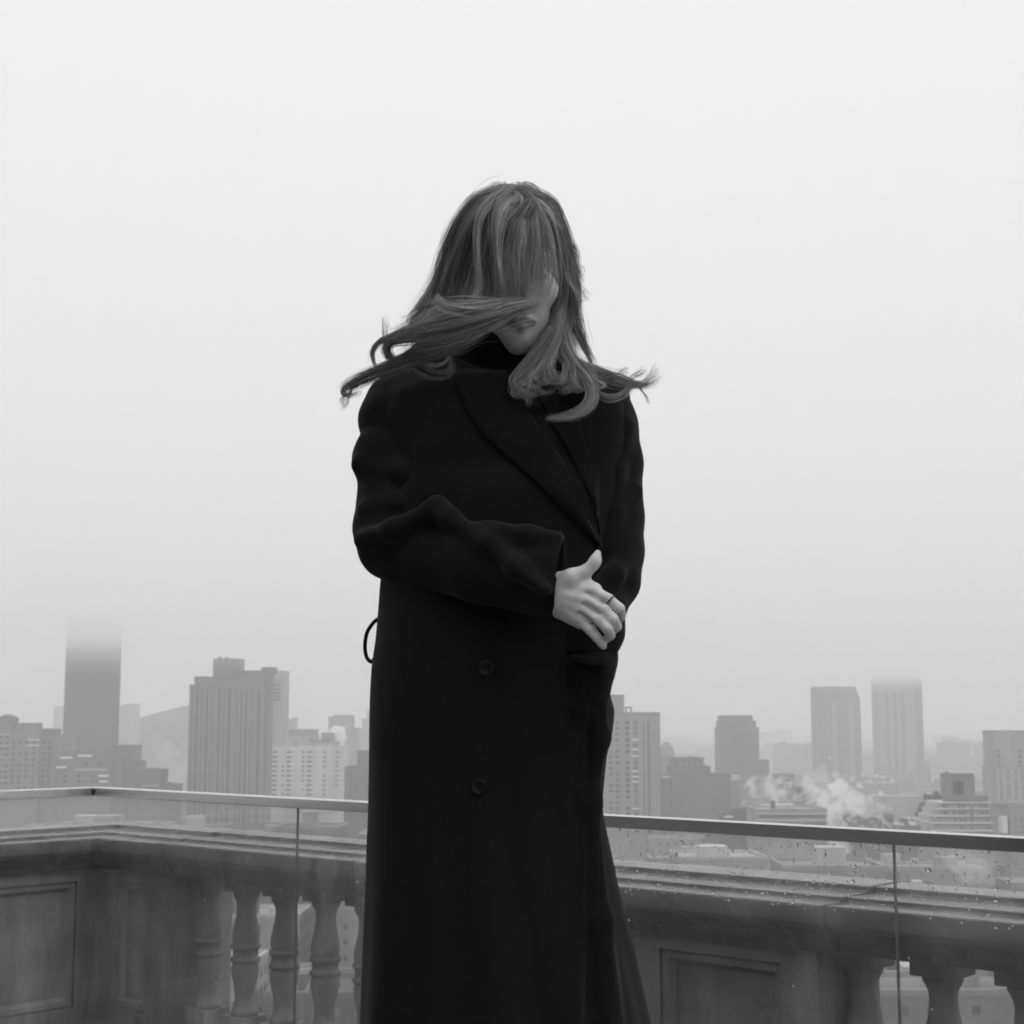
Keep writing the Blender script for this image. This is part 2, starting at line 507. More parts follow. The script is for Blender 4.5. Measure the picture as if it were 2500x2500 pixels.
MB().box(0.027, 5.2, -RW, RW, RAILZ-RH, RAILZ).build('top_rail', M['rail'], gr, bevel=0.002)
MB().box(-RW, RW, -3.5, -0.027, RAILZ-RH, RAILZ).build('top_rail', M['rail'], gr, bevel=0.002)
MB().box(-RW, RW, -RW, RW, RAILZ-RH+0.0005, RAILZ-0.001).build('corner_joint', M['rail'], gr, bevel=0.002)
MB().box(-0.008, 0.03, -RW-0.008, -RW+0.002, RAILZ-RH+0.003, RAILZ-0.005).build('corner_bracket', M['dark_metal'], gr, bevel=0.003)
MB().box(0.0, 5.2, -0.03, 0.03, 0.0, 0.08).build('base_shoe', M['dark_metal'], gr, bevel=0.003)
MB().box(-0.03, 0.03, -3.5, -0.035, 0.0, 0.08).build('base_shoe', M['dark_metal'], gr, bevel=0.003)
# raindrops on the inner face of the glass: too many to pick apart singly
mb = MB()
def drop(w, a, z, r, st):
    v, n = [], 7
    sgn = -1 if w == 0 else 1
    for rr, hh in ((1.0, 0.0), (0.72, 0.25)):
        for k in range(n):
            t_ = 2*math.pi*k/n
            v.append((a + r*rr*math.cos(t_)*1.1, sgn*(T+0.0006+r*hh), z + r*st*rr*math.sin(t_)))
    v.append((a, sgn*(T+0.0006+r*0.35), z))
    if w == 1: v = [(q[1], q[0], q[2]) for q in v]
    f = [(k, (k+1) % n, n+(k+1) % n, n+k) for k in range(n)] + [(n+k, n+(k+1) % n, 2*n) for k in range(n)]
    f.append(tuple(range(n))[::-1])
    mb.add(v, f)
for _ in range(6500):
    a = random.uniform(1.9, 4.2); z = random.uniform(0.25, RAILZ-0.033)
    dark = z < ZN-.005
    if dark and random.random() < .955: continue
    if not dark or random.random() < .1: pass
    if min(abs(a-1.113), abs(a-3.13)) < 0.012: continue
    drop(0, a, z, min(0.0045, random.lognormvariate(-6.75 if dark else -6.35, 0.40)), random.uniform(0.85, 1.2))
for _ in range(420):
    a = random.uniform(0.05, 1.9); z = random.uniform(0.3, RAILZ-0.033)
    if abs(a-1.113) < 0.012: continue
    drop(0, a, z, min(0.004, random.lognormvariate(-6.6, 0.4)), 1.0)
for _ in range(60):
    drop(1, random.uniform(-0.6, -0.05), random.uniform(0.3, RAILZ-0.033), min(0.003, random.lognormvariate(-6.7, 0.4)), 1.0)
dr = mb.build('raindrops', M['drop'], gr, smooth=True); dr['kind'] = 'stuff'
# unseen wall behind and left of camera, added for dark rail reflections and shade
pm = mat('shade_wall_render', 0.16, 0.8, 0.2, 1.2, 0.2, 30, stain=.2)
ph = MB().box(-1.0, 0.62, -9.0, -2.3, 0.0, 4.6).box(0.625, 16.0, -9.0, -7.2, 0.0, 4.6).build('unseen_shade_wall', pm)
ph.location = (C0[0], C0[1], 0.001); ph.rotation_euler = (0, 0, ANG); tag(ph, kind='structure')
# ================================================================== CITY
def px2w(dpx, D): return dpx * D / F * 1.0135
def ztop(py, D, px=1250): return float(P(px, py, D)[2])
WIN_CACHE = {}
def box_mesh(name, w, d, h, m):
    k = (name, round(w, 2), round(d, 2), round(h, 2), m.name)
    if k not in WIN_CACHE: WIN_CACHE[k] = MB().box(-w/2, w/2, -d, 0.12, -h/2, h/2).mesh(name, m)
    return WIN_CACHE[k]
class Bld:
    """a far building: an Empty at the middle of its front at street level, parts in local metres (-y = towards the terrace)"""
    def __init__(s, name, label, D, x0, x1, t, cat='building', group=None, rz=0.0):
        s.D, s.t, s.xc = D, t, (x0+x1)/2
        p = P(s.xc, 1750, D); s.p = p
        s.o = empty(name, (p[0], D, GZ), rz); tag(s.o, label, cat, group)
    def X(s, px): return float(P(px, 1750, s.D)[0] - s.p[0])
    def Z(s, py): return ztop(py, s.D, s.xc) - GZ
    def tier(s, x0, x1, py, depth=28.0, y=0.0, name='wall', t=None, z0=0.0, rim=True, parent=None):
        a, b, z = s.X(x0), s.X(x1), s.Z(py)
        mb = MB().box(a, b, y, y+depth, z0, z)
        o = mb.build(name, tone(s.t if t is None else t), parent or s.o)
        if rim:
            rb = MB(); w = 0.5
            rb.box(a-.15, b+.15, y-.15, y+w, z+.002, z+1.0).box(a-.15, b+.15, y+depth-w, y+depth+.15, z+.002, z+1.0)
            rb.box(a-.15, a+w, y+w+.002, y+depth-w-.002, z+.002, z+1.0).box(b-w, b+.15, y+w+.002, y+depth-w-.002, z+.002, z+1.0)
            rb.build('roof_parapet', tone((s.t if t is None else t)*0.92), o)
        return o
    def roofbox(s, x0, x1, py, zpy, y=4.0, depth=10.0, name='roof_hut', t=None):
        return MB().box(s.X(x0), s.X(x1), y, y+depth, s.Z(zpy)-.5, s.Z(py)).build(name, tone(s.t if t is None else t), s.o)
    def windows(s, cols, rows, wpx, hpx, m, y=0.0, depth=0.05, name='window', skip=0.0):
        w, h = px2w(wpx, s.D), px2w(hpx, s.D)
        me = box_mesh(name, w, depth, h, m)
        for c in cols:
            for r in rows:
                if skip and random.random() < skip: continue
                o = link(name, me, s.o); o.location = (s.X(c), y, s.Z(r))
    def stuffgrid(s, x0, x1, y0, y1, nx, ny, fw, fh, m, y=0.0, name='window_grid', side=None, depth=28):
        mb = MB(); a, b = s.X(x0), s.X(x1); z0, z1 = s.Z(y1), s.Z(y0)
        dx, dz = (b-a)/nx, (z1-z0)/ny
        for i in range(nx):
            for j in range(ny):
                if random.random() < 0.06: continue
                cx, cz = a+(i+.5)*dx, z0+(j+.5)*dz
                mb.box(cx-dx*fw/2, cx+dx*fw/2, y-.06, y+.1, cz-dz*fh/2, cz+dz*fh/2)
        o = mb.build(name, m, s.o); o['kind'] = 'stuff'; return o
    def slabs(s, x0, x1, pys, hpx, m, name, y=-0.3, d=0.4):
        h = px2w(hpx, s.D); a, b = s.X(x0), s.X(x1)
        me = MB().box(a, b, y, y+d, -h/2, h/2).mesh(name, m)
        for py in pys:
            o = link(name, me, s.o); o.location = (0, 0, s.Z(py))
    def fins(s, pxs, wpx, y0, y1, m, name='facade_pier', d=0.6):
        w = px2w(wpx, s.D); z0, z1 = s.Z(y1), s.Z(y0)
        me = MB().box(-w/2, w/2, -d, 0.05, 0, z1-z0).mesh(name, m)
        for px in pxs:
            o = link(name, me, s.o); o.location = (s.X(px), 0, z0)
    def tank(s, px, py, r, h, y=6.0, t=0.12):
        z = s.Z(py); x = s.X(px)
        prof_ = [(r*.15, z-h*.0-0.01), (r, z-h*0.28), (r, z-h)][::-1]
        MB().lathe(prof_, (x, y), 12).build('water_tank', tone(t), s.o)
        lg = MB()
        for sx in (-1, 1):
            for sy in (-1, 1): lg.box(x+sx*r*.7-.15, x+sx*r*.7+.15, y+sy*r*.7-.15, y+sy*r*.7+.15, z-h*1.6, z-h-.002)
        lg.build('tank_stand', M['dark_metal'], s.o)
fr_ = np.linspace

# --- left of the person
b = Bld('apartment_building', 'broad grey apartment house with three dark roof huts at the left edge of the photo', 820, -60, 146, 0.20)
b.tier(-60, 100, 1784, 30); b.tier(100.6, 148, 1800, 30, 1.0)
b.roofbox(-12, 26, 1752, 1784, t=.14); b.roofbox(38, 85, 1765, 1784, t=.15); b.roofbox(86, 131, 1780, 1800, 5, t=.13)
MB().prism([(b.X(-12), b.Z(1752)), (b.X(26), b.Z(1752)), (b.X(8), b.Z(1744))], 1, 4, 14).build('roof_gable', tone(.14), b.o)
b.windows([36, 52, 68, 86, 110, 124], list(range(1812, 1925, 14)), 8, 7, M['win'], skip=.12)
b.windows([-20, 4, 20], list(range(1800, 1925, 14)), 10, 6, M['win'], skip=.1)
b.slabs(-60, 30, [1793, 1821, 1850, 1878, 1906], 2.5, tone(.42), 'balcony_slab')
b.slabs(70, 98, [1806, 1820], 2.2, M['white_trim'], 'balcony_slab')

b = Bld('office_tower', 'dark banded office tower whose top dissolves in low cloud on the left', 890, 156, 289, 0.13)
b.tier(155, 278, 1500, 12, rim=False)
b.slabs(155, 278, [1510+9.9*k for k in range(43)], 3.2, tone(.21), 'spandrel_band', y=-.25, d=.3)

b = Bld('terraced_building', 'low stepped building with white balcony ends in front of the dark banded tower', 780, 136, 276, 0.17)
b.tier(152, 270, 1838, 20, 3); b.tier(136, 276, 1858, 22, 0)
b.roofbox(180, 215, 1828, 1838, 5, 8)
b.windows([165, 198, 214, 232, 246, 262], [1866, 1880, 1894, 1908], 8, 6, M['win'], skip=.2)
for x0, x1, y in ((152, 180, 1850), (142, 166, 1873), (195, 228, 1845), (186, 268, 1879), (244, 270, 1894), (248, 268, 1908)):
    b.slabs(x0, x1, [y], 4.5, M['white_trim'] if x1-x0 < 40 else tone(.45), 'balcony_slab')

b = Bld('thin_slab_tower', 'thin pale slab tower just left of the dark banded tower', 2300, 131, 146, 0.22); b.tier(131, 146, 1725, 30)
b = Bld('slanted_tower', 'pale tower with a slanted top just right of the dark banded tower', 2000, 288, 328, 0.25)
z0, z1 = b.Z(1726), b.Z(1718)
MB().prism([(b.X(288), 0), (b.X(328), 0), (b.X(328), z1), (b.X(306), z1), (b.X(288), z0)], 1, 0, 30).build('wall', tone(.25), b.o)
b.stuffgrid(290, 326, 1730, 1840, 6, 16, .6, .4, M['win_mid'])
b = Bld('brick_block', 'plain dark block at the foot of the dark banded tower', 850, 277, 337, 0.13)
b.tier(277, 325, 1824, 22); b.tier(325.5, 337, 1863, 22, 1)
b = Bld('wedge_building', 'large pale building with a sloping roofline left of the ribbed tower', 1700, 342, 470, 0.24)
z = [b.Z(y) for y in (1752, 1744, 1722)]
MB().prism([(b.X(342), 0), (b.X(475), 0), (b.X(475), z[2]), (b.X(455), z[2]), (b.X(368), z[1]), (b.X(342), z[0])], 1, 0, 60).build('wall', tone(.24), b.o)
b.stuffgrid(346, 452, 1765, 1920, 14, 18, .7, .35, M['win_mid'])
b = Bld('rooftop_house', 'low dark building with a small roof hut under the sloping pale building', 760, 336, 432, 0.12)
b.tier(336, 397, 1884, 16); b.tier(390.5, 432, 1921, 16, 2); b.roofbox(350, 384, 1876, 1884, 3, 6); b.roofbox(402, 414, 1911, 1921, 4, 6)
b.slabs(352, 392, [1918], 3, tone(.45), 'balcony_slab')

b = Bld('ribbed_tower', 'tall dark apartment tower with vertical ribs and a square roof block', 800, 461, 646, 0.17)
b.tier(461, 646, 1676, 26, 0, t=.155); b.tier(471, 646, 1656, 24, 1.2); b.tier(568, 650, 1641, 20, 3.0)
b.roofbox(514, 580, 1607, 1656, 3, 14, t=.16); b.roofbox(523, 531, 1602, 1607, 5, 3); b.roofbox(541, 548, 1603, 1607, 5, 3)
b.roofbox(632, 664, 1628, 1641, 5, 10); b.roofbox(608, 634, 1637, 1641, 5, 6)
b.fins([464, 474, 487, 499, 511, 523, 529, 541, 553, 566, 572, 584, 594, 607, 619, 625, 638, 644], 4.2, 1680, 2010, tone(.24), d=.9)
b.fins([480.5, 505, 535, 559.5, 589, 600.5, 631.5], 3.4, 1690, 2010, M['win'], 'window_strip', d=.1)
b.slabs(461, 646, [1681], 3, tone(.2), 'cornice_band', y=-1.0, d=1.1)
b = Bld('louvred_tower', 'lighter slab tower with a louvred band standing behind the ribbed tower', 960, 640, 693, 0.30)
b.tier(636, 692, 1641, 22, 0); b.roofbox(632, 664, 1630, 1641, 4, 10, t=.26)
b.slabs(652, 683, [1672, 1682, 1691, 1700, 1708], 4.5, M['win'], 'louvre', y=-.3, d=.4)
b.stuffgrid(643, 663, 1846, 1960, 2, 11, .7, .5, M['win'])
b = Bld('corner_tower', 'small pale tower peeking out right of the louvred slab tower', 1500, 690, 716, 0.27)
MB().prism([(b.X(686), 0), (b.X(717), 0), (b.X(717), b.Z(1752)), (b.X(696), b.Z(1759)), (b.X(686), b.Z(1759))], 1, 0, 30).build('wall', tone(.27), b.o)
b = Bld('setback_house', 'pale house with a dark flat roof block above the white apartment slab', 1060, 700, 822, 0.36)
b.tier(703, 772, 1801, 20, 0); b.tier(704, 771, 1780, 14, 2, t=.22, rim=False)
b.tier(772.4, 822, 1815, 20, 0); b.roofbox(783, 812, 1789, 1815, 3, 10, t=.22)
b.slabs(757, 806, [1806, 1811], 3, M['win'], 'roof_pipe', y=-.5, d=.5)
b.windows([722, 726, 765], [1812, 1821], 5, 4, M['win'])
b = Bld('white_apartment_building', 'white apartment slab with rows of small dark windows left of the person', 930, 662, 846, 0.62)
b.tier(664, 844, 1827, 18); b.tier(642, 663.6, 1850, 16, 1.0, t=.3)
rows_ = [1836, 1848, 1859.5, 1871, 1882.5, 1894, 1905.5, 1917, 1928.5, 1940, 1951.5]
b.windows([673, 707, 757], rows_, 11, 4.6, M['win'], skip=.06)
b.windows([693, 742], rows_, 5, 4.6, M['win'], skip=.3)
b.windows([794, 824], rows_, 7, 4.6, M['win_mid'], skip=.1)
b.windows([720, 768, 834], rows_, 8, 3.6, tone(.42), skip=.3)
b.stuffgrid(643, 662, 1852, 1958, 2, 9, .8, .5, M['win'])
b = Bld('arched_building', 'hazy grey building far off with white steam puffing before it', 1500, 802, 858, 0.16)
b.tier(802, 858, 1752, 30); b.tier(812, 858, 1748, 20, 4, t=.15); b.tier(858.5, 873, 1780, 25, 3)
b = Bld('hazy_block', 'pale hazy block just left of the black coat above the low dark block', 1900, 835, 935, 0.24)
b.tier(835, 890, 1782, 30); b.tier(884, 940, 1756, 26, 4); b.tier(894, 940, 1737, 18, 6)
b = Bld('stepped_block', 'dark stepped block touching the left side of the coat', 700, 843, 960, 0.17)
b.tier(843, 960, 1877, 20); b.tier(870, 960, 1839, 14, 5)
b.windows([858, 872, 886, 897], list(range(1890, 1965, 13)), 5, 4.5, M['win'], skip=.35)

# --- right of the person
b = Bld('balcony_apartment_building', 'tall apartment house with window columns and pale ribs touching the right side of the coat', 700, 1400, 1611, 0.26)
b.tier(1400, 1611, 1744, 26); b.tier(1400, 1526, 1701, 18, 5); b.roofbox(1514, 1520, 1696, 1701, 6, 2)
fb = MB(); x0, x1, za, zb = b.X(1528), b.X(1544), b.Z(1745)+1, b.Z(1729)
fb.box(x0, x0+.6, 3, 4, za-1.5, zb).box(x1-.6, x1, 3, 4, za-1.5, zb).box(x0-.2, x1+.2, 2.9, 4.1, zb+.003, zb+.7); fb.build('roof_frame', tone(.2), b.o)
rr = list(range(1764, 1990, 14))
b.windows([1490, 1506], rr, 8, 6, M['win'], skip=.08); b.windows([1531], rr, 9, 8, M['win'], skip=.05)
b.windows([1550], rr, 10, 7, M['win_mid'], skip=.05)
for y in (1806, 1830, 1846, 1883, 1896, 1908, 1974): b.slabs(1543, 1557, [y], 3.2, M['white_trim'], 'balcony_slab', y=-.9, d=1.0)
b.fins([1541, 1561, 1567, 1575, 1590, 1597, 1604], 3.2, 1750, 2030, tone(.42), d=.5)
b.fins([1582.5, 1571], 4.0, 1764, 2030, M['win_mid'], 'window_strip', d=.08)
b = Bld('domed_building', 'hazy building with a rounded top right of the balcony apartment house', 1100, 1606, 1648, 0.2)
z0 = b.Z(1838); r = b.X(1647)-b.X(1627)
MB().lathe([(r*.8, 0), (r*.8, z0-6), (r, z0-3), (r*1.02, z0), (r*.8, z0+4.2), (r*.4, z0+7), (r*.1, z0+7.8)], (b.X(1627), r), 20).build('wall', tone(.2), b.o)
b = Bld('dark_block', 'dark flat fronted block with a lower roof shelf beside the domed building', 800, 1614, 1780, 0.14)
b.tier(1637, 1732, 1876, 24); b.tier(1641, 1718, 1855, 16, 3); b.tier(1614, 1636.4, 1898, 22, 1); b.tier(1732.6, 1782, 1895, 22, 1.5, t=.16)
b.roofbox(1682, 1696, 1848, 1855, 6, 5); b.slabs(1614, 1636, [1897], 2.6, M['white_trim'], 'roof_edge', y=.6, d=.5)
b.windows([1662, 1676, 1690, 1704], [1861, 1868], 5, 4, tone(.3), y=3.0)
b.stuffgrid(1640, 1780, 1885, 2010, 14, 9, .45, .4, tone(.105))
b = Bld('stepped_tower', 'dark tower with clipped shoulders standing alone right of the person', 1050, 1755, 1852, 0.13)
b.tier(1756, 1852, 1780, 26); b.tier(1760, 1846, 1763, 24, 1.0); b.tier(1763, 1839, 1750, 20, 2.5); b.tier(1852.5, 1876, 1860, 20, 2)
b.stuffgrid(1758, 1850, 1786, 1900, 10, 9, .5, .4, tone(.10))
b = Bld('long_block', 'wide low block beneath the tower with clipped shoulders', 880, 1738, 1945, 0.24)
b.tier(1800, 1895, 1905, 24); b.tier(1895.5, 1938, 1895, 18, 3, t=.2); b.tier(1760, 1799.4, 1915, 24, .5, t=.2)
b.stuffgrid(1806, 1860, 1914, 1990, 4, 8, .75, .4, tone(.4)); b.stuffgrid(1898, 1936, 1902, 1930, 5, 3, .6, .5, M['win'])
b.slabs(1782, 1802, [1894, 1901], 2.6, M['white_trim'], 'roof_edge')
b = Bld('plant_room_building', 'squat dark building with roof plant half hidden by white steam', 700, 1950, 2012, 0.16)
b.tier(1953, 1985, 1931, 12, 4); b.tier(1944, 2012, 1962, 16, 0); b.roofbox(1960, 1983, 1951, 1962, -.5, 3)
b.tank(1997, 1944, 2.6, 4.2)
b = Bld('flat_roofed_building', 'long pale low building with dark window strips right above the railing', 560, 1828, 2016, 0.34)
b.tier(1840, 2012, 1981, 22); b.roofbox(1893, 1938, 1966, 1981, 3, 8, t=.5); b.roofbox(1886, 1893, 1957, 1981, 5, 4, t=.15)
b.slabs(1850, 2006, [1994, 2013], 6, M['win_mid'], 'window_strip', y=-.1, d=.2)
b.slabs(1838, 2014, [1987, 2003], 3, tone(.5), 'roof_edge', y=-.6, d=.6)
b = Bld('roof_plant_block', 'small dark roof block between the dark block and the long pale building', 600, 1764, 1838, 0.12)
b.tier(1784, 1822, 1984, 12); b.tier(1822.5, 1838, 1990, 10, 1); b.slabs(1764, 1784, [1994], 4, M['white_trim'], 'roof_edge'); b.tier(1760, 1783.5, 1997, 12, 1)

b = Bld('chamfered_tower', 'grey tower left of the two tall hazy towers, its top just fading', 1400, 1997, 2104, 0.15)
X = b.X; zt, zs = b.Z(1676), b.Z(1706)
MB().prism([(X(1996), 0), (X(2101), 0), (X(2101), zs), (X(2090), zt), (X(1996), zt)], 1, 0, 30).build('wall', tone(.15), b.o)
b.fins([2000, 2010, 2021, 2031, 2041, 2052, 2062, 2073, 2083, 2094], 3, 1712, 1960, tone(.24), d=.5)
b.fins([2036, 2078], 5, 1712, 1960, tone(.33), d=.7)
b = Bld('windowed_tower', 'tallest hazy tower on the right, its window grid vanishing upward into cloud', 1550, 2146, 2256, 0.24)
b.tier(2146, 2234, 1628, 30, 0, rim=False); b.tier(2234.5, 2256, 1628, 28, 4, rim=False, t=.17); b.tier(2256.5, 2268, 1862, 20, 8, t=.2); b.tier(2256.6, 2272, 1878, 16, 6, t=.2)
for k, c in enumerate((2167, 2185, 2204)):
    b.fins([c], 9, 1690, 2040, M['win'], 'window_column', d=.05)
    b.slabs(c-5.5, c+5.5, [1694+9.6*j for j in range(36)], 4.4, tone(.26), 'spandrel_panel', y=-.12, d=.2)
b.fins([2149, 2158, 2176, 2194.5, 2213, 2222, 2232], 3.0, 1670, 2040, tone(.34), d=.4)

b = Bld('ziggurat_apartment_building', 'stepped pale apartment house with a square arched roof tower at the right', 600, 2262, 2420, 0.42)
b.tier(2294, 2420, 1962, 22, 4, t=.42, rim=False); b.tier(2288, 2418, 1977, 24, 3, rim=False); b.tier(2278, 2417, 1994, 26, 2, rim=False); b.tier(2270, 2416, 2011, 28, 1, rim=False); b.tier(2262, 2415, 2060, 30, 0, rim=False)
for y, x0, yy in ((1962, 2294, 4), (1977, 2286, 3), (1994, 2276, 2), (2011, 2268, 1), (2029, 2262, 0)):
    b.slabs(x0-2, 2416, [y-1], 2.6, tone(.62), 'balcony_slab', y=yy-1.3, d=1.3)
    b.slabs(x0+4, 2412, [y+2.6], 2.6, M['win_mid'], 'balcony_painted_shade', y=yy-.1, d=.2)  # dark strip painted where shade falls under each balcony slab
for y, yy in ((1970, 4), (1986, 3), (2003, 2), (2020, 1)):
    b.windows([2302, 2309, 2326, 2340, 2350, 2394, 2404], [y], 6, 6, M['win_mid'], y=yy, skip=.25)
b.fins([2363, 2411], 5, 1962, 2060, tone(.24), 'stair_shaft', d=.2)
MB().box(b.X(2320), b.X(2416), 6, 16, b.Z(1962)+.003, b.Z(1944)).build('roof_hut', tone(.15), b.o)
# roof tower: four posts and a head, open in the middle
tw = MB(); z0, z1, z2 = b.Z(1944)+.003, b.Z(1908), b.Z(1894)
for x0, x1 in ((2316, 2332), (2361, 2388)): tw.box(b.X(x0), b.X(x1), 8, 15, z0, z1)
tw.box(b.X(2316), b.X(2388), 8, 15, z1+.003, z2); tw.box(b.X(2332)+.003, b.X(2361)-.003, 14, 15, z0, z1)
to = tw.build('roof_tower', tone(.17), b.o)
ar = MB(); cx = (b.X(2332)+b.X(2361))/2; w = (b.X(2361)-b.X(2332))/2-.01
arc = [(cx+w*math.cos(a), z1-w*.9+w*.9*math.sin(a)) for a in fr_(0, math.pi, 11)]
ar.prism(arc + [(cx-w, z1-.01), (cx+w, z1-.01)], 1, 8.2, 9.2); ar.build('arch', tone(.17), to)
MB().box(b.X(2318), b.X(2386), 7.5, 15.5, z2+.003, z2+.6).build('cornice', tone(.14), to)
MB().box(b.X(2321), b.X(2327), 9, 11, z2+.61, b.Z(1886)).build('chimney', tone(.1), to)
b = Bld('ribbed_apartment_building', 'pale ribbed apartment house cut off by the right edge of the photo', 860, 2427, 2560, 0.27)
b.tier(2427, 2560, 1877, 26, 0); b.tier(2429, 2560, 1788, 22, 2)
b.windows([2436], list(range(1834, 1875, 13)), 8, 7, M['win'], y=2.0); b.windows([2488, 2506, 2520], list(range(1834, 1875, 13)), 10, 7, M['win'], y=2.0)
b.windows([2436, 2456, 2474, 2490, 2504], [1884+13*k for k in range(11)], 6, 6, M['win_mid'], skip=.1)
b.fins([2430, 2445, 2464, 2482, 2497, 2512], 3, 1880, 2060, tone(.45), d=.4)
b.fins([2450, 2466], 4, 1800, 1874, tone(.2), d=-1.9) if False else None
b = Bld('corner_block', 'blank pale grey block at the right edge behind the railing', 520, 2450, 2600, 0.30)
b.tier(2455, 2600, 1972, 18); b.roofbox(2466, 2484, 1962, 1972, 4, 6, t=.2); b.roofbox(2436, 2449, 1994, 2030, 0, 4, t=.7)
b.windows([2468, 2484, 2497], [2000, 2016, 2032], 5, 6, M['win_mid'])
b = Bld('chimney_block', 'small dark block with a short flue from which white steam blows', 640, 2110, 2176, 0.14)
b.tier(2112, 2146, 1996, 10); b.tier(2152, 2172, 2003, 9, 1, t=.1)
x = b.X(2149.5); MB().lathe([(0.7, b.Z(2030)), (0.6, b.Z(1994))], (x, 2), 12).build('flue', tone(.6), b.o)
b = Bld('skylight_roof', 'low roof with two white skylights beneath the tallest hazy tower', 620, 2176, 2262, 0.18)
b.tier(2178, 2262, 2022, 18); b.roofbox(2182, 2204, 2012, 2022, 3, 5, t=.7); b.roofbox(2216, 2231, 2010, 2022, 2, 4, t=.8); b.roofbox(2200, 2215, 2000, 2022, 5, 4, t=.12); b.roofbox(2217, 2228, 2000, 2009, 8, 4, t=.7)
b = Bld('steam_roof', 'dark low roof block wrapped in the big steam plume', 690, 2040, 2100, 0.15)
b.tier(2046, 2086, 1990, 12); b.tier(2044, 2100, 2010, 14, -1)

# far bank: pale blocks one can still tell apart in the haze
for k, (x0, x1, y, lab) in enumerate(((1896, 1952, 1816, 'pale block across the river left of the grey chamfered tower'), (1962, 1994, 1818, 'narrow pale block across the river touching the grey chamfered tower'),
        (2298, 2366, 1813, 'broad faint block across the river above the arched roof tower'), (2388, 2424, 1815, 'faint block across the river beside the ribbed apartment house'), (2270, 2298, 1850, 'low faint block across the river right of the tallest tower'),
        (2102, 2140, 1850, 'low faint block across the river between the two hazy towers'))):
    b = Bld('far_bank_building', lab, 2125+30*k, x0, x1, 0.14, group='buildings on the far bank'); b.tier(x0, x1, y, 30, rim=False); b.roofbox(x0+10, x0+24, y-4, y, 5, 8)
fb = MB()
for k in range(420):
    D = RNG.uniform(2110, 4200); x = RNG.uniform(-.42, .42)*D; w = RNG.uniform(14, 60); h = RNG.uniform(6, 24)*(1 if RNG.random() > .1 else 1.8)
    fb.box(x-w/2, x+w/2, D, D+w*.6, GZ+2.003+k*.001, GZ+2+h)
tag(fb.build('far_bank_houses', tone(.16)), 'mass of low pale buildings along the far river bank', 'buildings', kind='stuff')

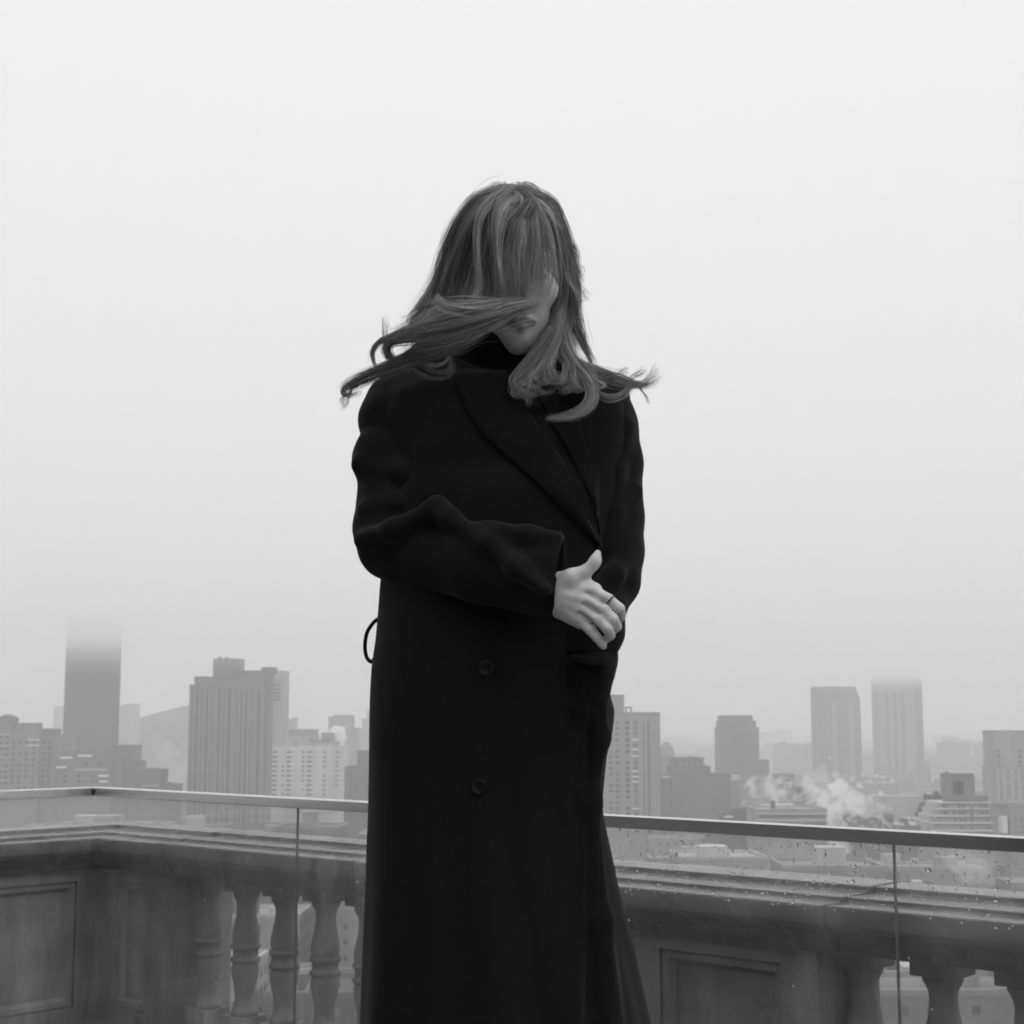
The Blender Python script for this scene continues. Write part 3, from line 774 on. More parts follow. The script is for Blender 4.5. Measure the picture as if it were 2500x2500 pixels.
# low city between the terrace and the skyline, seen through the wet glass and between the balusters
TREE_D = {}
def low_building(x, D, w, d, h, kind, rz):
    t = (.2, .34, .11)[kind]*RNG.uniform(.8, 1.2)
    t = round(t*20)/20 or .1
    root = empty('low_building', (x, D, GZ), rz)
    px = 1250+F*x/D; py = 1750+F*(75-h+CZ*0)/D
    where = ('at far left' if px < 300 else 'below the ribbed tower' if px < 640 else 'left of the coat' if px < 1200 else 'right of the coat' if px < 1720 else 'below the clipped tower' if px < 1960 else 'below the hazy towers' if px < 2260 else 'at far right')
    how = 'between balusters' if py > 2210 else 'low in glass' if py > 2080 else 'under the rail'
    feat = []
    mb = MB().box(-w/2, w/2, 0, d, 0, h)
    wl = mb.build('wall', tone(t), root)
    rb = MB(); r = .5
    rb.box(-w/2-.1, w/2+.1, -.1, r, h+.002, h+.9).box(-w/2-.1, w/2+.1, d-r, d+.1, h+.002, h+.9).box(-w/2-.1, -w/2+r, r+.002, d-r-.002, h+.002, h+.9).box(w/2-r, w/2+.1, r+.002, d-r-.002, h+.002, h+.9)
    rb.build('roof_parapet', tone(min(.6, t*1.35)), wl)
    a, c = RNG.uniform(-.3, .1)*w, RNG.uniform(.2, .5)*d
    hk = int(RNG.integers(3)); feat.append(('dark', 'white', 'grey')[hk]+' hut')
    MB().box(a, a+w*RNG.uniform(.15, .35), c, c+d*.3, h+.003, h+RNG.uniform(2.5, 5)).build('roof_hut', tone((.12, .5, .3)[hk]), root)
    if RNG.random() < .5:
        feat.append('vent')
        MB().box(w*.2, w*.2+2.5, d*.2, d*.2+2.5, h+.003, h+1.8).build('roof_unit', tone(.55), root)
    g = MB(); nx, nz = max(2, int(w/3.2)), max(2, min(int(h/3.4), 8))
    for i in range(nx):
        for j in range(nz):
            if RNG.random() < .25: continue
            cx = -w/2+(i+.5)*w/nx; cz = h-(j+.6)*3.4
            ww = .3+.3*((i*7+j*3) % 3)/2; g.box(cx-ww, cx+ww, -.07, .1, cz-.65, cz+.65)
    ny = max(2, int(d/3.4))
    sx = 1 if x < 0 else -1
    for i in range(ny):
        for j in range(nz):
            cyy = (i+.5)*d/ny; cz = h-(j+.6)*3.4
            g.box(sx*w/2-.1, sx*w/2+.1, cyy-.7, cyy+.7, cz-.9, cz+.9)
    go = g.build('window_grid', (M['win'] if D > 480 else M['win_mid']) if kind != 2 else tone(.2), root); go['kind'] = 'stuff'
    if RNG.random() < .2 and px > 1500:
        feat.append('tank')
        tx, ty = -w*.3, d*.6
        MB().lathe([(1.7, h+2.8), (1.7, h+6.2), (.2, h+7.8)], (tx, ty), 10).build('water_tank', tone(.12), root)
        lg = MB()
        for sx_ in (-1, 1):
            for sy in (-1, 1): lg.box(tx+sx_*1.2-.12, tx+sx_*1.2+.12, ty+sy*1.2-.12, ty+sy*1.2+.12, h+.004, h+2.79)
        lg.build('tank_stand', M['dark_metal'], root)
    size = ('broad' if w > 30 else 'wide' if w > 26 else 'narrow' if w < 20 else 'slim' if w < 23 else 'boxy')
    lab = None
    for alt in ('%s %s building, %s, seen %s %s', '%s tall %s building, %s, seen %s %s', '%s low %s building, %s, seen %s %s', '%s flat roofed %s building, %s, seen %s %s'):
        if ('tall' in alt and h < 40) or (' low %s' in alt and h > 40): continue
        lab = alt % (size, ('grey', 'pale', 'dark')[kind], ' and '.join(feat[:1]+feat[-1:] if len(feat) > 1 else feat), how, where)
        if lab not in USED: break
    USED.add(lab); tag(root, lab, 'building', 'low buildings below the terrace')
USED = set()
MASS = MB()
D = 235.0
while D < 1180:
    gap = 24 + D*.05
    span = .40*D
    x = -span + RNG.uniform(0, 12)
    while x < span:
        w = RNG.uniform(13, 26)+D*.012; d = RNG.uniform(14, 24)
        lo = .088 if D < 420 else .062
        if D > 700: lo = .056
        if D < 330: lo = .140
        elif D < 620 and x > .05*D: lo = max(lo, .080)
        top = -RNG.uniform(lo+.006, lo+.05)*D
        h = top - GZ + CZ
        if h > 7 and RNG.random() < .93:
            if abs(x+w/2) > .305*D or -.075*D < x+w/2 < .045*D:   # outside the frame or wholly behind the coat
                MASS.box(x, x+w, D, D+d, GZ+.01, GZ+h)
            else: low_building(x+w/2, D+RNG.uniform(-6, 6), w, d, h, int(RNG.choice([0, 0, 1, 2])), rad(RNG.uniform(-4, 4)))
        x += w + RNG.uniform(1.5, 9)
    D += gap
for _ in range(330):                          # the last blocks before the river
    D = RNG.uniform(1120, 1580); x = RNG.uniform(-.42, .42)*D; w = RNG.uniform(14, 42)
    MASS.box(x-w/2, x+w/2, D, D+RNG.uniform(12, 26), GZ+.01, GZ+RNG.uniform(6, 17)+(8 if RNG.random() < .12 else 0))
tag(MASS.build('city_blocks', tone(.2)), 'mass of low city blocks continuing past the coat and the edges of the photo', 'buildings', kind='stuff')

# two street trees showing as dark tufts between the tall tower and the ziggurat house
def tree(label, px, py, D, r):
    c = P(px, py, D)
    root = empty('tree', (c[0], c[1], GZ)); tag(root, label, 'tree', 'roof garden trees')
    H = c[2]-GZ
    MB().lathe([(.5, 0), (.35, H*.6), (.12, H)], (0, 0), 8).build('trunk', M['bark'], root)
    mb = MB()
    for _ in range(700):
        v = RNG.normal(size=3); v /= np.linalg.norm(v); q = v*r*RNG.uniform(.35, 1.0)**.6*np.array([1, 1, 1.2])*(1+.25*math.sin(v[0]*5+v[2]*7)); q[2] += H
        a, e = RNG.normal(size=3)*.55, RNG.normal(size=3)*.55
        mb.add([q-a, q+e, q+a, q-e], [(0, 1, 2, 3)])
    mb.build('crown', M['foliage'], root)
tree('dark leafy treetop standing left of the stepped pale apartment house', 2278, 1968, 640, 4.2)
tree('smaller dark treetop just below the roof of the tallest tower', 2258, 1988, 660, 3.0)

# ------------------------------------------------------------------ low cloud round the tower tops, and steam
def puff_material(name, dens, scale, lo, hi, height=None):
    def bld(n, p):
        l = n.links.new
        t = n.nodes.new('ShaderNodeTexCoord'); z = n.nodes.new('ShaderNodeTexNoise')
        z.inputs['Scale'].default_value = scale; z.inputs['Detail'].default_value = 6; z.inputs['Roughness'].default_value = .62
        l(t.outputs['Object'], z.inputs['Vector'])
        r = n.nodes.new('ShaderNodeMapRange'); r.interpolation_type = 'SMOOTHSTEP'
        r.inputs['From Min'].default_value, r.inputs['From Max'].default_value = lo, hi
        r.inputs['To Min'].default_value, r.inputs['To Max'].default_value = 0, dens
        l(z.outputs['Fac'], r.inputs['Value']); l(r.outputs[0], p.inputs['Density'])
    return vol_mat(name, bld)
def _layer(d):
    def bld(n, p): p.inputs['Density'].default_value = d
    return bld
for k, (za, zb, dn, lab) in enumerate(((25.0, 32.0, .0008, 'thin lowest veil of the cloud deck drifting over the roofs'), (32.01, 39.0, .0030, 'second veil of the cloud deck dimming the tower tops'),
        (39.01, 46.0, .0070, 'third veil of the cloud deck hiding the tower tops'), (46.01, 56.0, .0085, 'highest veil of the cloud deck above the towers'))):
    tag(MB().box(-7000, 7000, -410, 9000, za, zb).build('low_cloud', vol_mat('low_cloud_layer', _layer(dn))), lab, 'cloud', 'layers of the low cloud deck', 'stuff')

def plume(name, label, pts, D, mt, h=1.2):
    """steam as a closed puffy body: blobs (px, py, radius m, depth offset) along the drift"""
    W = [(P(x, y, D+dy), r) for x, y, r, dy in pts]
    lo = np.min([p-r for p, r in W], 0)-4; hi = np.max([p+r for p, r in W], 0)+4
    fd = Field(lo, hi, h)
    for (a, ra), (b_, rb) in zip(W[:-1], W[1:]): fd.cone(a, b_, ra, rb, k=1.5)
    g_ = [fd.org[i]+np.arange(fd.n[i])*h for i in range(3)]; X, Y, Z = np.meshgrid(*g_, indexing='ij', sparse=True); q = 1.0/np.mean([r for _, r in W])
    fd.d = (fd.d+1.1/q*.32*(np.sin(2.3*q*X+1.3*np.sin(1.9*q*Z))*np.sin(2.1*q*Y+.4)*np.sin(2.5*q*Z+np.sin(2*q*X))+.55*np.sin(4.9*q*X+1)*np.sin(5.3*q*Z+2*np.sin(q*Y)))).astype(np.float32)
    fd.d[0] = fd.d[-1] = 1; fd.d[:, 0] = fd.d[:, -1] = 1; fd.d[:, :, 0] = fd.d[:, :, -1] = 1
    me = fd.mesh(name, mt)
    c = W[0][0]; me.transform(Matrix.Translation(-Vector(c)))
    o = link(name, me); o.location = c
    return tag(o, label, 'steam', 'steam drifting off the roofs', 'stuff')
ST1 = puff_material('dense_steam', 0.36, .22, .40, .68)
ST2 = puff_material('thin_steam', 0.30, .13, .48, .72)
plume('steam_plume', 'bright dense steam plume blowing left from a short flue', [(2152, 1990, 1.0, 0), (2138, 1982, 2.6, 0), (2108, 1972, 4.2, 0), (2078, 1956, 5.4, 1), (2046, 1944, 6.0, 2), (2028, 1968, 5.8, 0), (2020, 2002, 5.4, -2), (2012, 2032, 4.8, -4)], 620, ST1)
plume('steam_plume', 'thinner steam rising in front of the foot of the grey chamfered tower', [(2085, 1945, 2.0, 0), (2060, 1938, 4.2, 0), (2035, 1915, 5.5, 0), (2012, 1898, 5.5, 0), (1990, 1905, 5, 0), (1985, 1940, 6, 0), (1990, 1965, 5, 0)], 680, ST2)
plume('steam_plume', 'faint steam veil drifting over the wide low block', [(1990, 1950, 3, 0), (1950, 1945, 5, 0), (1905, 1935, 6.5, 0), (1865, 1925, 7, 0), (1845, 1915, 5, 0)], 700, ST2)
plume('steam_plume', 'small bright steam puff before the far grey building left of the person', [(806, 1792, 1.5, 0), (818, 1784, 3.2, 0), (830, 1786, 4.0, 0), (834, 1800, 3.6, 0), (832, 1815, 3, 0)], 1150, puff_material('puff_steam', .6, .12, .3, .6))
plume('steam_plume', 'low steam streak seen through the wet glass at the right', [(2312, 2090, 1.5, 0), (2340, 2104, 3.0, 0), (2370, 2124, 3.6, 0), (2400, 2146, 3, 0), (2415, 2156, 1.4, 0)], 420, puff_material('streak_steam', .12, .14, .38, .64), .8)
plume('steam_plume', 'little steam tuft just under the rail left of the glass joint', [(2030, 2052, 1.2, 0), (2050, 2060, 2.0, 0), (2062, 2072, 1.6, 0)], 420, puff_material('tuft_steam', .35, .2, .3, .6), .6)
plume('steam_plume', 'broad faint steam bank at the foot of the sloping pale building', [(440, 1920, 10, 0), (425, 1885, 12, 0), (410, 1855, 11, 0), (400, 1830, 8, 0)], 1100, puff_material('bank_steam', .03, .035, .36, .66), 2.2)
# ================================================================== PERSON
YP = 2.5                                     # distance of the person
S = YP/F                                     # metres per photo pixel at that distance
def W(px, py, Y=YP): return P(px, py, Y)
ZOF = lambda py: float(P(1250, py, YP)[2])

# ---- head frame
Rm = (Matrix.Rotation(rad(9), 3, 'Z') @ Matrix.Rotation(rad(-3), 3, 'Y') @ Matrix.Rotation(rad(20), 3, 'X'))
HR = np.array(Rm)
HC = W(1252, 676, 2.478)
def H(x, y, z): return HC + HR @ np.array([x, y, z])

# ---- body: one continuous skin surface
fd = Field((-0.30, 2.18, STEP-0.005), (0.31, 2.72, 2.16), 0.0032)
# trunk, pelvis and legs under the coat
fd.chain([(W(1225, 1640, 2.52), .105), (W(1228, 1450, 2.52), .085), (W(1225, 1200, 2.53), .095), (W(1222, 1030, 2.54), .075)], k=.03, sy=.8)
fd.chain([(W(1010, 985, 2.53), .045), (W(1225, 960, 2.55), .055), (W(1440, 985, 2.53), .045)], k=.03)
for sx in (-1, 1):
    hip = np.array([W(1225, 1650)[0]+sx*.075, 2.52, ZOF(1660)]); kn = np.array([hip[0]+sx*.005, 2.50, STEP+.46]); an = np.array([kn[0], 2.53, STEP+.085])
    fd.chain([(hip, .075), (kn, .05), (an+(an-kn)*-.55, .05), (an, .034)], k=.02)
    fd.chain([(an, .034), (an+np.array([sx*.015, -.10, -.05]), .03), (an+np.array([sx*.025, -.16, -.062]), .02)], k=.02)
# neck and head
fd.chain([(W(1222, 1000, 2.54), .062), (H(0, .035, -.075), .052)], k=.03)
fd.ellipsoid(H(0, .02, .035), (.074, .092, .086), HR, k=.02)
fd.ellipsoid(H(0, -.028, -.03), (.060, .066, .084), HR, k=.03)
fd.cone(H(-.028, -.045, -.075), H(0, -.066, -.098), .026, .021, k=.02)
fd.cone(H(.028, -.045, -.075), H(0, -.066, -.098), .026, .021, k=.02)
for sx in (-1, 1):
    fd.ellipsoid(H(sx*.040, -.058, -.018), (.026, .026, .022), HR, k=.02)
    fd.cone(H(sx*.012, -.090, .030), H(sx*.045, -.072, .030), .010, .009, k=.012)
    fd.ellipsoid(H(sx*.031, -.094, .010), (.016, .014, .011), HR, k=.01, sub=True)
    fd.ellipsoid(H(sx*.031, -.078, .010), (.0145, .013, .0115), HR, k=.003)
    fd.cone(H(sx*.0085, -.098, -.036), H(sx*.0105, -.092, -.037), .0078, .0072, k=.006)
    fd.ellipsoid(H(sx*.074, .012, -.002), (.008, .018, .030), HR, k=.006)
fd.chain([(H(0, -.090, .020), .0085), (H(0, -.101, -.010), .0085), (H(0, -.110, -.033), .0095)], k=.010)
fd.chain([(H(-.021, -.082, -.066), .004), (H(-.008, -.092, -.063), .0062), (H(.008, -.092, -.063), .0062), (H(.021, -.082, -.066), .004)], k=.005)
fd.chain([(H(-.018, -.083, -.070), .004), (H(0, -.092, -.0755), .0078), (H(.018, -.083, -.070), .004)], k=.005)
fd.chain([(H(-.022, -.086, -.0685), .0016), (H(0, -.101, -.0690), .0016), (H(.022, -.086, -.0685), .0016)], k=.003, sub=True)
# arm crossing the body (left of the photo) and its hand
fd.chain([(W(985, 1000, 2.53), .045), (W(958, 1335, 2.46), .034), (W(1150, 1385, 2.37), .030), (W(1345, 1450, 2.275), .0225)], k=.02)
hn = dict(k=.009)
MC = {'index': (1449, 1443, 2.243), 'middle': (1443, 1470, 2.238), 'ring': (1433, 1495, 2.242), 'pinky': (1418, 1516, 2.250)}
WR = {'index': (1352, 1428, 2.272), 'middle': (1348, 1446, 2.270), 'ring': (1346, 1461, 2.272), 'pinky': (1348, 1472, 2.276)}
for f_, r_ in (('index', .0135), ('middle', .0135), ('ring', .013), ('pinky', .0125)):
    fd.cone(W(*WR[f_]), W(*MC[f_]), .0175, r_, k=.012)
    fd.cone(W(*MC[f_]) + np.array([0, -.006, 0]), W(*MC[f_]) + np.array([-.012, -.004, .003]), .0078, .004, k=.007)    # knuckle
fg = {'index': [(1449, 1443, 2.240, .0098), (1484, 1463, 2.226, .0088), (1513, 1486, 2.222, .0082), (1517, 1503, 2.242, .0074), (1508, 1519, 2.262, .0064)],
      'middle': [(1443, 1470, 2.236, .0100), (1474, 1490, 2.220, .0090), (1497, 1512, 2.214, .0084), (1506, 1530, 2.228, .0078), (1497, 1540, 2.246, .0066)],
      'ring': [(1433, 1495, 2.238, .0098), (1462, 1514, 2.220, .0088), (1482, 1534, 2.213, .0083), (1490, 1551, 2.226, .0076), (1480, 1561, 2.244, .0064)],
      'pinky': [(1418, 1516, 2.246, .0094), (1442, 1539, 2.232, .0082), (1457, 1556, 2.228, .0076), (1469, 1571, 2.232, .0070), (1473, 1578, 2.240, .0058)]}
for f_, ch in fg.items():
    fd.chain([(W(x, y, Y), r*.96) for x, y, Y, r in ch], k=.0022)
    x, y, Y, r = ch[1]; fd.ellipsoid(W(x+2, y-1, Y-r*.45), (r*.80, r*.72, r*.80), k=.004)          # knuckle of the bent joint
    q = W(*WR[f_]); e = W(*MC[f_]); fd.cone(q+(e-q)*.35+np.array([0, -.0150, 0]), e+np.array([0, -.0122, 0]), .0022, .0050, k=.005)   # tendon
names = list(MC)
for f1, f2 in zip(names[:-1], names[1:]):       # hollows between the knuckles
    a_, b_ = np.array(fg[f1][0][:3]), np.array(fg[f2][0][:3]); m0 = (a_+b_)/2; a2, b2 = np.array(fg[f1][1][:3]), np.array(fg[f2][1][:3]); m1 = (a2+b2)/2
    q0, q1 = m0+(m0-m1)*.35, m0+(m1-m0)*.7; fd.cone(W(q0[0], q0[1], q0[2]-.0135), W(q1[0], q1[1], q1[2]-.008), .0022, .0036, k=.004, sub=True)
fd.chain([(W(1368, 1424, 2.262), .0175), (W(1400, 1412, 2.250), .0145), (W(1428, 1397, 2.244), .0094), (W(1448, 1379, 2.240), .0074), (W(1454, 1368, 2.240), .0073), (W(1459, 1350, 2.242), .0052)], k=.008)
fd.cone(W(1412, 1412, 2.250), W(1436, 1430, 2.250), .008, .008, k=.008)      # web of the thumb
# other arm, hand in the pocket
fd.chain([(W(1462, 1000, 2.53), .045), (W(1484, 1370, 2.50), .038), (W(1455, 1490, 2.445), .030), (W(1434, 1545, 2.425), .020)], k=.02)
hp = W(1434, 1550, 2.43)
for i in range(4):
    e = hp+np.array([-.010-.004*i, .004+.008*i, -.05]); fd.cone(hp, e, .016, .011, k=.01); fd.cone(e, e+np.array([-.012, .004, -.03]), .008, .006, k=.003)
fd.cone(hp, hp+np.array([-.02, .0, -.03]), .012, .008, k=.008)
bme = fd.mesh('person', M['skin'])
# lips get their own colour
co = np.empty(len(bme.vertices)*3, np.float32); bme.vertices.foreach_get('co', co); co = co.reshape(-1, 3)
loc = (co-HC) @ HR
lipv = (np.abs(loc[:,2]+.0695) < .0098-.24*np.abs(loc[:,0])) & (np.abs(loc[:,0]) < .023) & (loc[:,1] < -.075)
lv = np.empty(len(bme.loops), np.int32); bme.loops.foreach_get('vertex_index', lv)
bme.materials.append(M['lip'])
bme.polygons.foreach_set('material_index', (lipv[lv].reshape(-1, 4).sum(1) >= 2).astype(np.int32))
person = tag(link('person', bme), 'woman in a long black coat, windblown hair across her bowed face, hand on her waist', 'person')

# ---- coat body
py_ = [870, 905, 932, 962, 1020, 1100, 1250, 1400, 1500, 1560, 1612, 1640, 1700, 1732, 1790, 1845, 1968, 2022, 2070, 2170, 2307, 2500, 2640]
xl_ = [1130, 1050, 985, 935, 925, 930, 935, 930, 922, 917, 909, 906, 903, 902, 901, 901, 899, 897, 895, 892, 886, 879, 874]
xr_ = [1370, 1425, 1490, 1520, 1535, 1540, 1535, 1522, 1512, 1505, 1506, 1490, 1490, 1502, 1496, 1482, 1470, 1480, 1491, 1512, 1548, 1591, 1620]
dp_ = [.045, .062, .078, .092, .112, .126, .132, .135, .136, .137, .138, .138, .138, .138, .139, .140, .146, .150, .155, .166, .182, .205, .22]
zz = np.array([ZOF(y) for y in py_])[::-1]
def smooth(t, a):
    """Catmull-like smoothing of a table by resampling"""
    q = np.linspace(t[0], t[-1], 600); v = np.interp(q, t, a); kx = np.exp(-.5*(np.arange(-12, 13)/3.2)**2); kx /= kx.sum()
    return q, np.convolve(np.pad(v, 12, mode='edge'), kx, mode='valid')
XL = np.array([W(x, y)[0] for x, y in zip(xl_, py_)])[::-1]; XR = np.array([W(x, y)[0] for x, y in zip(xr_, py_)])[::-1]; DP = np.array(dp_)[::-1]
qz, qL = smooth(zz, XL); _, qR = smooth(zz, XR); _, qD = smooth(zz, DP)
HEM = STEP+.24
edge_px = np.array([(1464, 1326), (1450, 1450), (1437, 1600), (1433, 1800), (1433, 2000), (1428, 2250), (1420, 2500), (1415, 2640)])
EX = np.array([W(x, y, 2.36)[0] for x, y in edge_px])[::-1]; EZ = np.array([W(x, y, 2.36)[2] for x, y in edge_px])[::-1]
def sst(a, b, x): t = np.clip((x-a)/(b-a), 0, 1); return t*t*(3-2*t)
def coat_fn(X, Y, Z):
    l, r, d = np.interp(Z, qz, qL), np.interp(Z, qz, qR), np.interp(Z, qz, qD)
    cx, a = (l+r)/2, (r-l)/2
    ex = np.interp(Z, EZ, EX)
    front = (Y < YP+.01)
    yc = YP+.012
    # hanging folds of the skirt, deepening downwards
    low = sst(1.25, .75, Z)
    ang = np.arctan2(X-cx, -(Y-yc))
    wob = .006*low*np.sin(ang*7+1.3+np.sin(Z*3)*.6)+.004*low*np.sin(ang*13+Z*2.1)
    wob = wob+.0035*np.sin((X-.25*Z)*46+1.7*np.sin(Z*9))*sst(1.2, 1.35, Z)*sst(1.85, 1.7, Z)
    x, y = (X-cx)/a, (Y-yc)/d
    p = 2.35
    k0 = (np.abs(x)**p+np.abs(y)**p)**(1/p)
    dd = (k0-1)*np.minimum(a, d)*.9
    dd = dd-wob*np.clip(1-np.abs(x)**6, 0, 1)
    # the overlapping front panel
    step = sst(.004, -.004, X-ex)*sst(1.66, 1.60, Z)
    dd = dd-np.where(front, .010*step*np.clip(1-np.abs(x)**4, 0, 1), 0)
    return np.maximum(dd*.8, HEM-Z)
cf = Field((-.33, 2.17, HEM-.03), (.33, 2.80, 1.90), .0042)
cf.put(coat_fn, (-.33, 2.17, HEM-.03), (.33, 2.80, 1.875))
# trapezius to the standing collar
cf.chain([(W(1000, 960, 2.53), .045), (W(1120, 915, 2.54), .040), (W(1215, 900, 2.57), .045), (W(1320, 915, 2.54), .040), (W(1460, 965, 2.53), .045)], k=.03)
# pocket bulge and folds under the hand
cf.chain([(W(1466, 1570, 2.405), .028), (W(1446, 1640, 2.395), .028), (W(1425, 1720, 2.40), .018)], k=.03)
cf.chain([(W(1430, 1608, 2.37), .008), (W(1462, 1616, 2.37), .010), (W(1484, 1612, 2.41), .010)], k=.018)
cf.chain([(W(1462, 1700, 2.40), .008), (W(1466, 1800, 2.41), .008), (W(1446, 1960, 2.40), .008), (W(1470, 2250, 2.37), .010), (W(1500, 2560, 2.34), .012)], k=.03)
# hollow of the hem and neck
def cavity(X, Y, Z):
    l, r, d = np.interp(Z, qz, qL), np.interp(Z, qz, qR), np.interp(Z, qz, qD)
    cx, a = (l+r)/2, (r-l)/2
    k0 = np.sqrt(((X-cx)/(a-.03))**2+((Y-YP-.012)/(d-.03))**2)
    return np.maximum((k0-1)*np.minimum(a, d), Z-(HEM+.12))
cf.put(cavity, (-.33, 2.17, HEM-.02), (.33, 2.8, HEM+.12), sub=True)
cf.cone(W(1215, 975, 2.525), W(1225, 800, 2.48), .058, .064, k=.01, sub=True)
coat = link('coat', cf.mesh('coat', M['wool']), person)
coat['label'] = 'long black double breasted wool coat, hands in and over its pocket'
def front_y(x, z):
    """front surface of the coat body under (x, z), by walking its field"""
    i = int(round((x-cf.org[0])/cf.h)); k = int(round((z-cf.org[2])/cf.h))
    i = min(max(i, 0), cf.n[0]-1); k = min(max(k, 0), cf.n[2]-1)
    col = cf.d[i, :, k]; j = int(np.argmax(col < 0))
    if col[j] >= 0: return YP
    if j == 0: return cf.org[1]
    a, b_ = col[j-1], col[j]
    return float(cf.org[1]+(j-1+a/(a-b_))*cf.h)
def on_coat(px, py, lift=0.0):
    """point of the coat front seen at a photo pixel"""
    Y = 2.36
    for _ in range(8):
        q = W(px, py, Y); Y = front_y(q[0], q[2])
    return W(px, py, Y-lift)

# ---- sleeves
def sleeve(name, label, fn):
    f_ = Field((-.33, 2.14, 1.35), (.33, 2.70, 1.88), .0036); fn(f_)
    o = link(name, f_.mesh(name, M['wool']), coat); o['label'] = label; return o
def right_sleeve(f_):
    e = 84
    nodes = [(890, 985, .052, 2.53), (880, 1010, .058, 2.525), (873, 1026, .060, 2.52), (883, 1074, .056, 2.51), (868, 1104, .059, 2.505), (859, 1124, .062, 2.50), (873, 1164, .0575, 2.49), (871, 1228, .060, 2.48), (862, 1288, .062, 2.47), (873, 1328, .060, 2.455), (902, 1344, .054, 2.44)]
    f_.chain([(W(x+r*1.0/S, y, Y), r) for x, y, r, Y in nodes], k=.004)
    f_.chain([(W(972, 1325, 2.45), .054), (W(1060, 1350, 2.40), .059), (W(1180, 1375, 2.345), .062), (W(1372, 1412, 2.285), .0665)], k=.012, sy=.78)
    f_.cone(W(950, 1352, 2.45), W(1010, 1372, 2.43), .022, .03, k=.03)
    # elbow hump and the folds running to the cuff
    f_.chain([(W(880, 1318, 2.415), .010), (W(960, 1292, 2.37), .014), (W(1068, 1238, 2.35), .014), (W(1098, 1262, 2.335), .013)], k=.022)
    f_.chain([(W(1098, 1262, 2.33), .011), (W(1190, 1325, 2.288), .012), (W(1260, 1385, 2.254), .011), (W(1330, 1440, 2.226), .009)], k=.022)
    f_.chain([(W(880, 1135, 2.46), .014), (W(985, 1155, 2.43), .014), (W(1050, 1200, 2.41), .010)], k=.02)
    f_.chain([(W(895, 1085, 2.475), .008), (W(1000, 1140, 2.44), .010)], k=.02)
    f_.chain([(W(890, 1240, 2.43), .008), (W(960, 1225, 2.42), .010), (W(1020, 1232, 2.41), .008)], k=.02)
    f_.chain([(W(960, 1030, 2.47), .004), (W(1010, 1090, 2.45), .008), (W(1045, 1160, 2.43), .006)], k=.03)
    f_.chain([(W(1193, 1290, 2.31), .012), (W(1290, 1306, 2.275), .012), (W(1372, 1318, 2.262), .010)], k=.02)
    # cut the cuff and hollow it
    p0, p1 = W(1374, 1310, 2.27), W(1357, 1514, 2.27)
    t = (p1-p0)/np.linalg.norm(p1-p0); nx = np.array([-t[2], 0, t[0]]); nx = nx if nx[0] > 0 else -nx
    nx = nx+np.array([0, -.12, 0]); nx /= np.linalg.norm(nx)
    f_.put(lambda X, Y, Z: -((X-p0[0])*nx[0]+(Y-p0[1])*nx[1]+(Z-p0[2])*nx[2]), (.0, 2.15, 1.38), (.2, 2.5, 1.75), sub=True)
    f_.cone(W(1305, 1400, 2.305), W(1420, 1422, 2.272), .056, .060, k=.004, sub=True, sy=.78)
rs = sleeve('sleeve', 'bent sleeve folded across the waist, wrinkled at the elbow', right_sleeve)
def left_sleeve(f_):
    nodes = [(1530, 975, .052, 2.53), (1545, 1010, .056, 2.525), (1558, 1045, .058, 2.52), (1570, 1132, .060, 2.515), (1567, 1206, .059, 2.51), (1572, 1262, .061, 2.505), (1571, 1347, .061, 2.49), (1561, 1415, .055, 2.475), (1534, 1455, .048, 2.46), (1512, 1486, .044, 2.445)]
    f_.chain([(W(x-r/S, y, Y), r) for x, y, r, Y in nodes], k=.010)
    f_.chain([(W(1456, 1486, 2.43), .046), (W(1448, 1540, 2.405), .046), (W(1434, 1592, 2.40), .040)], k=.02)
    f_.chain([(W(1545, 1330, 2.455), .008), (W(1500, 1400, 2.41), .012), (W(1450, 1440, 2.39), .010)], k=.02)
    f_.chain([(W(1555, 1200, 2.47), .008), (W(1500, 1250, 2.44), .010), (W(1470, 1330, 2.43), .008)], k=.02)
    f_.chain([(W(1530, 1040, 2.475), .008), (W(1500, 1150, 2.45), .010), (W(1485, 1300, 2.44), .007)], k=.025)
ls = sleeve('sleeve', 'hanging sleeve whose hand disappears in the pocket', left_sleeve)
left_field = None

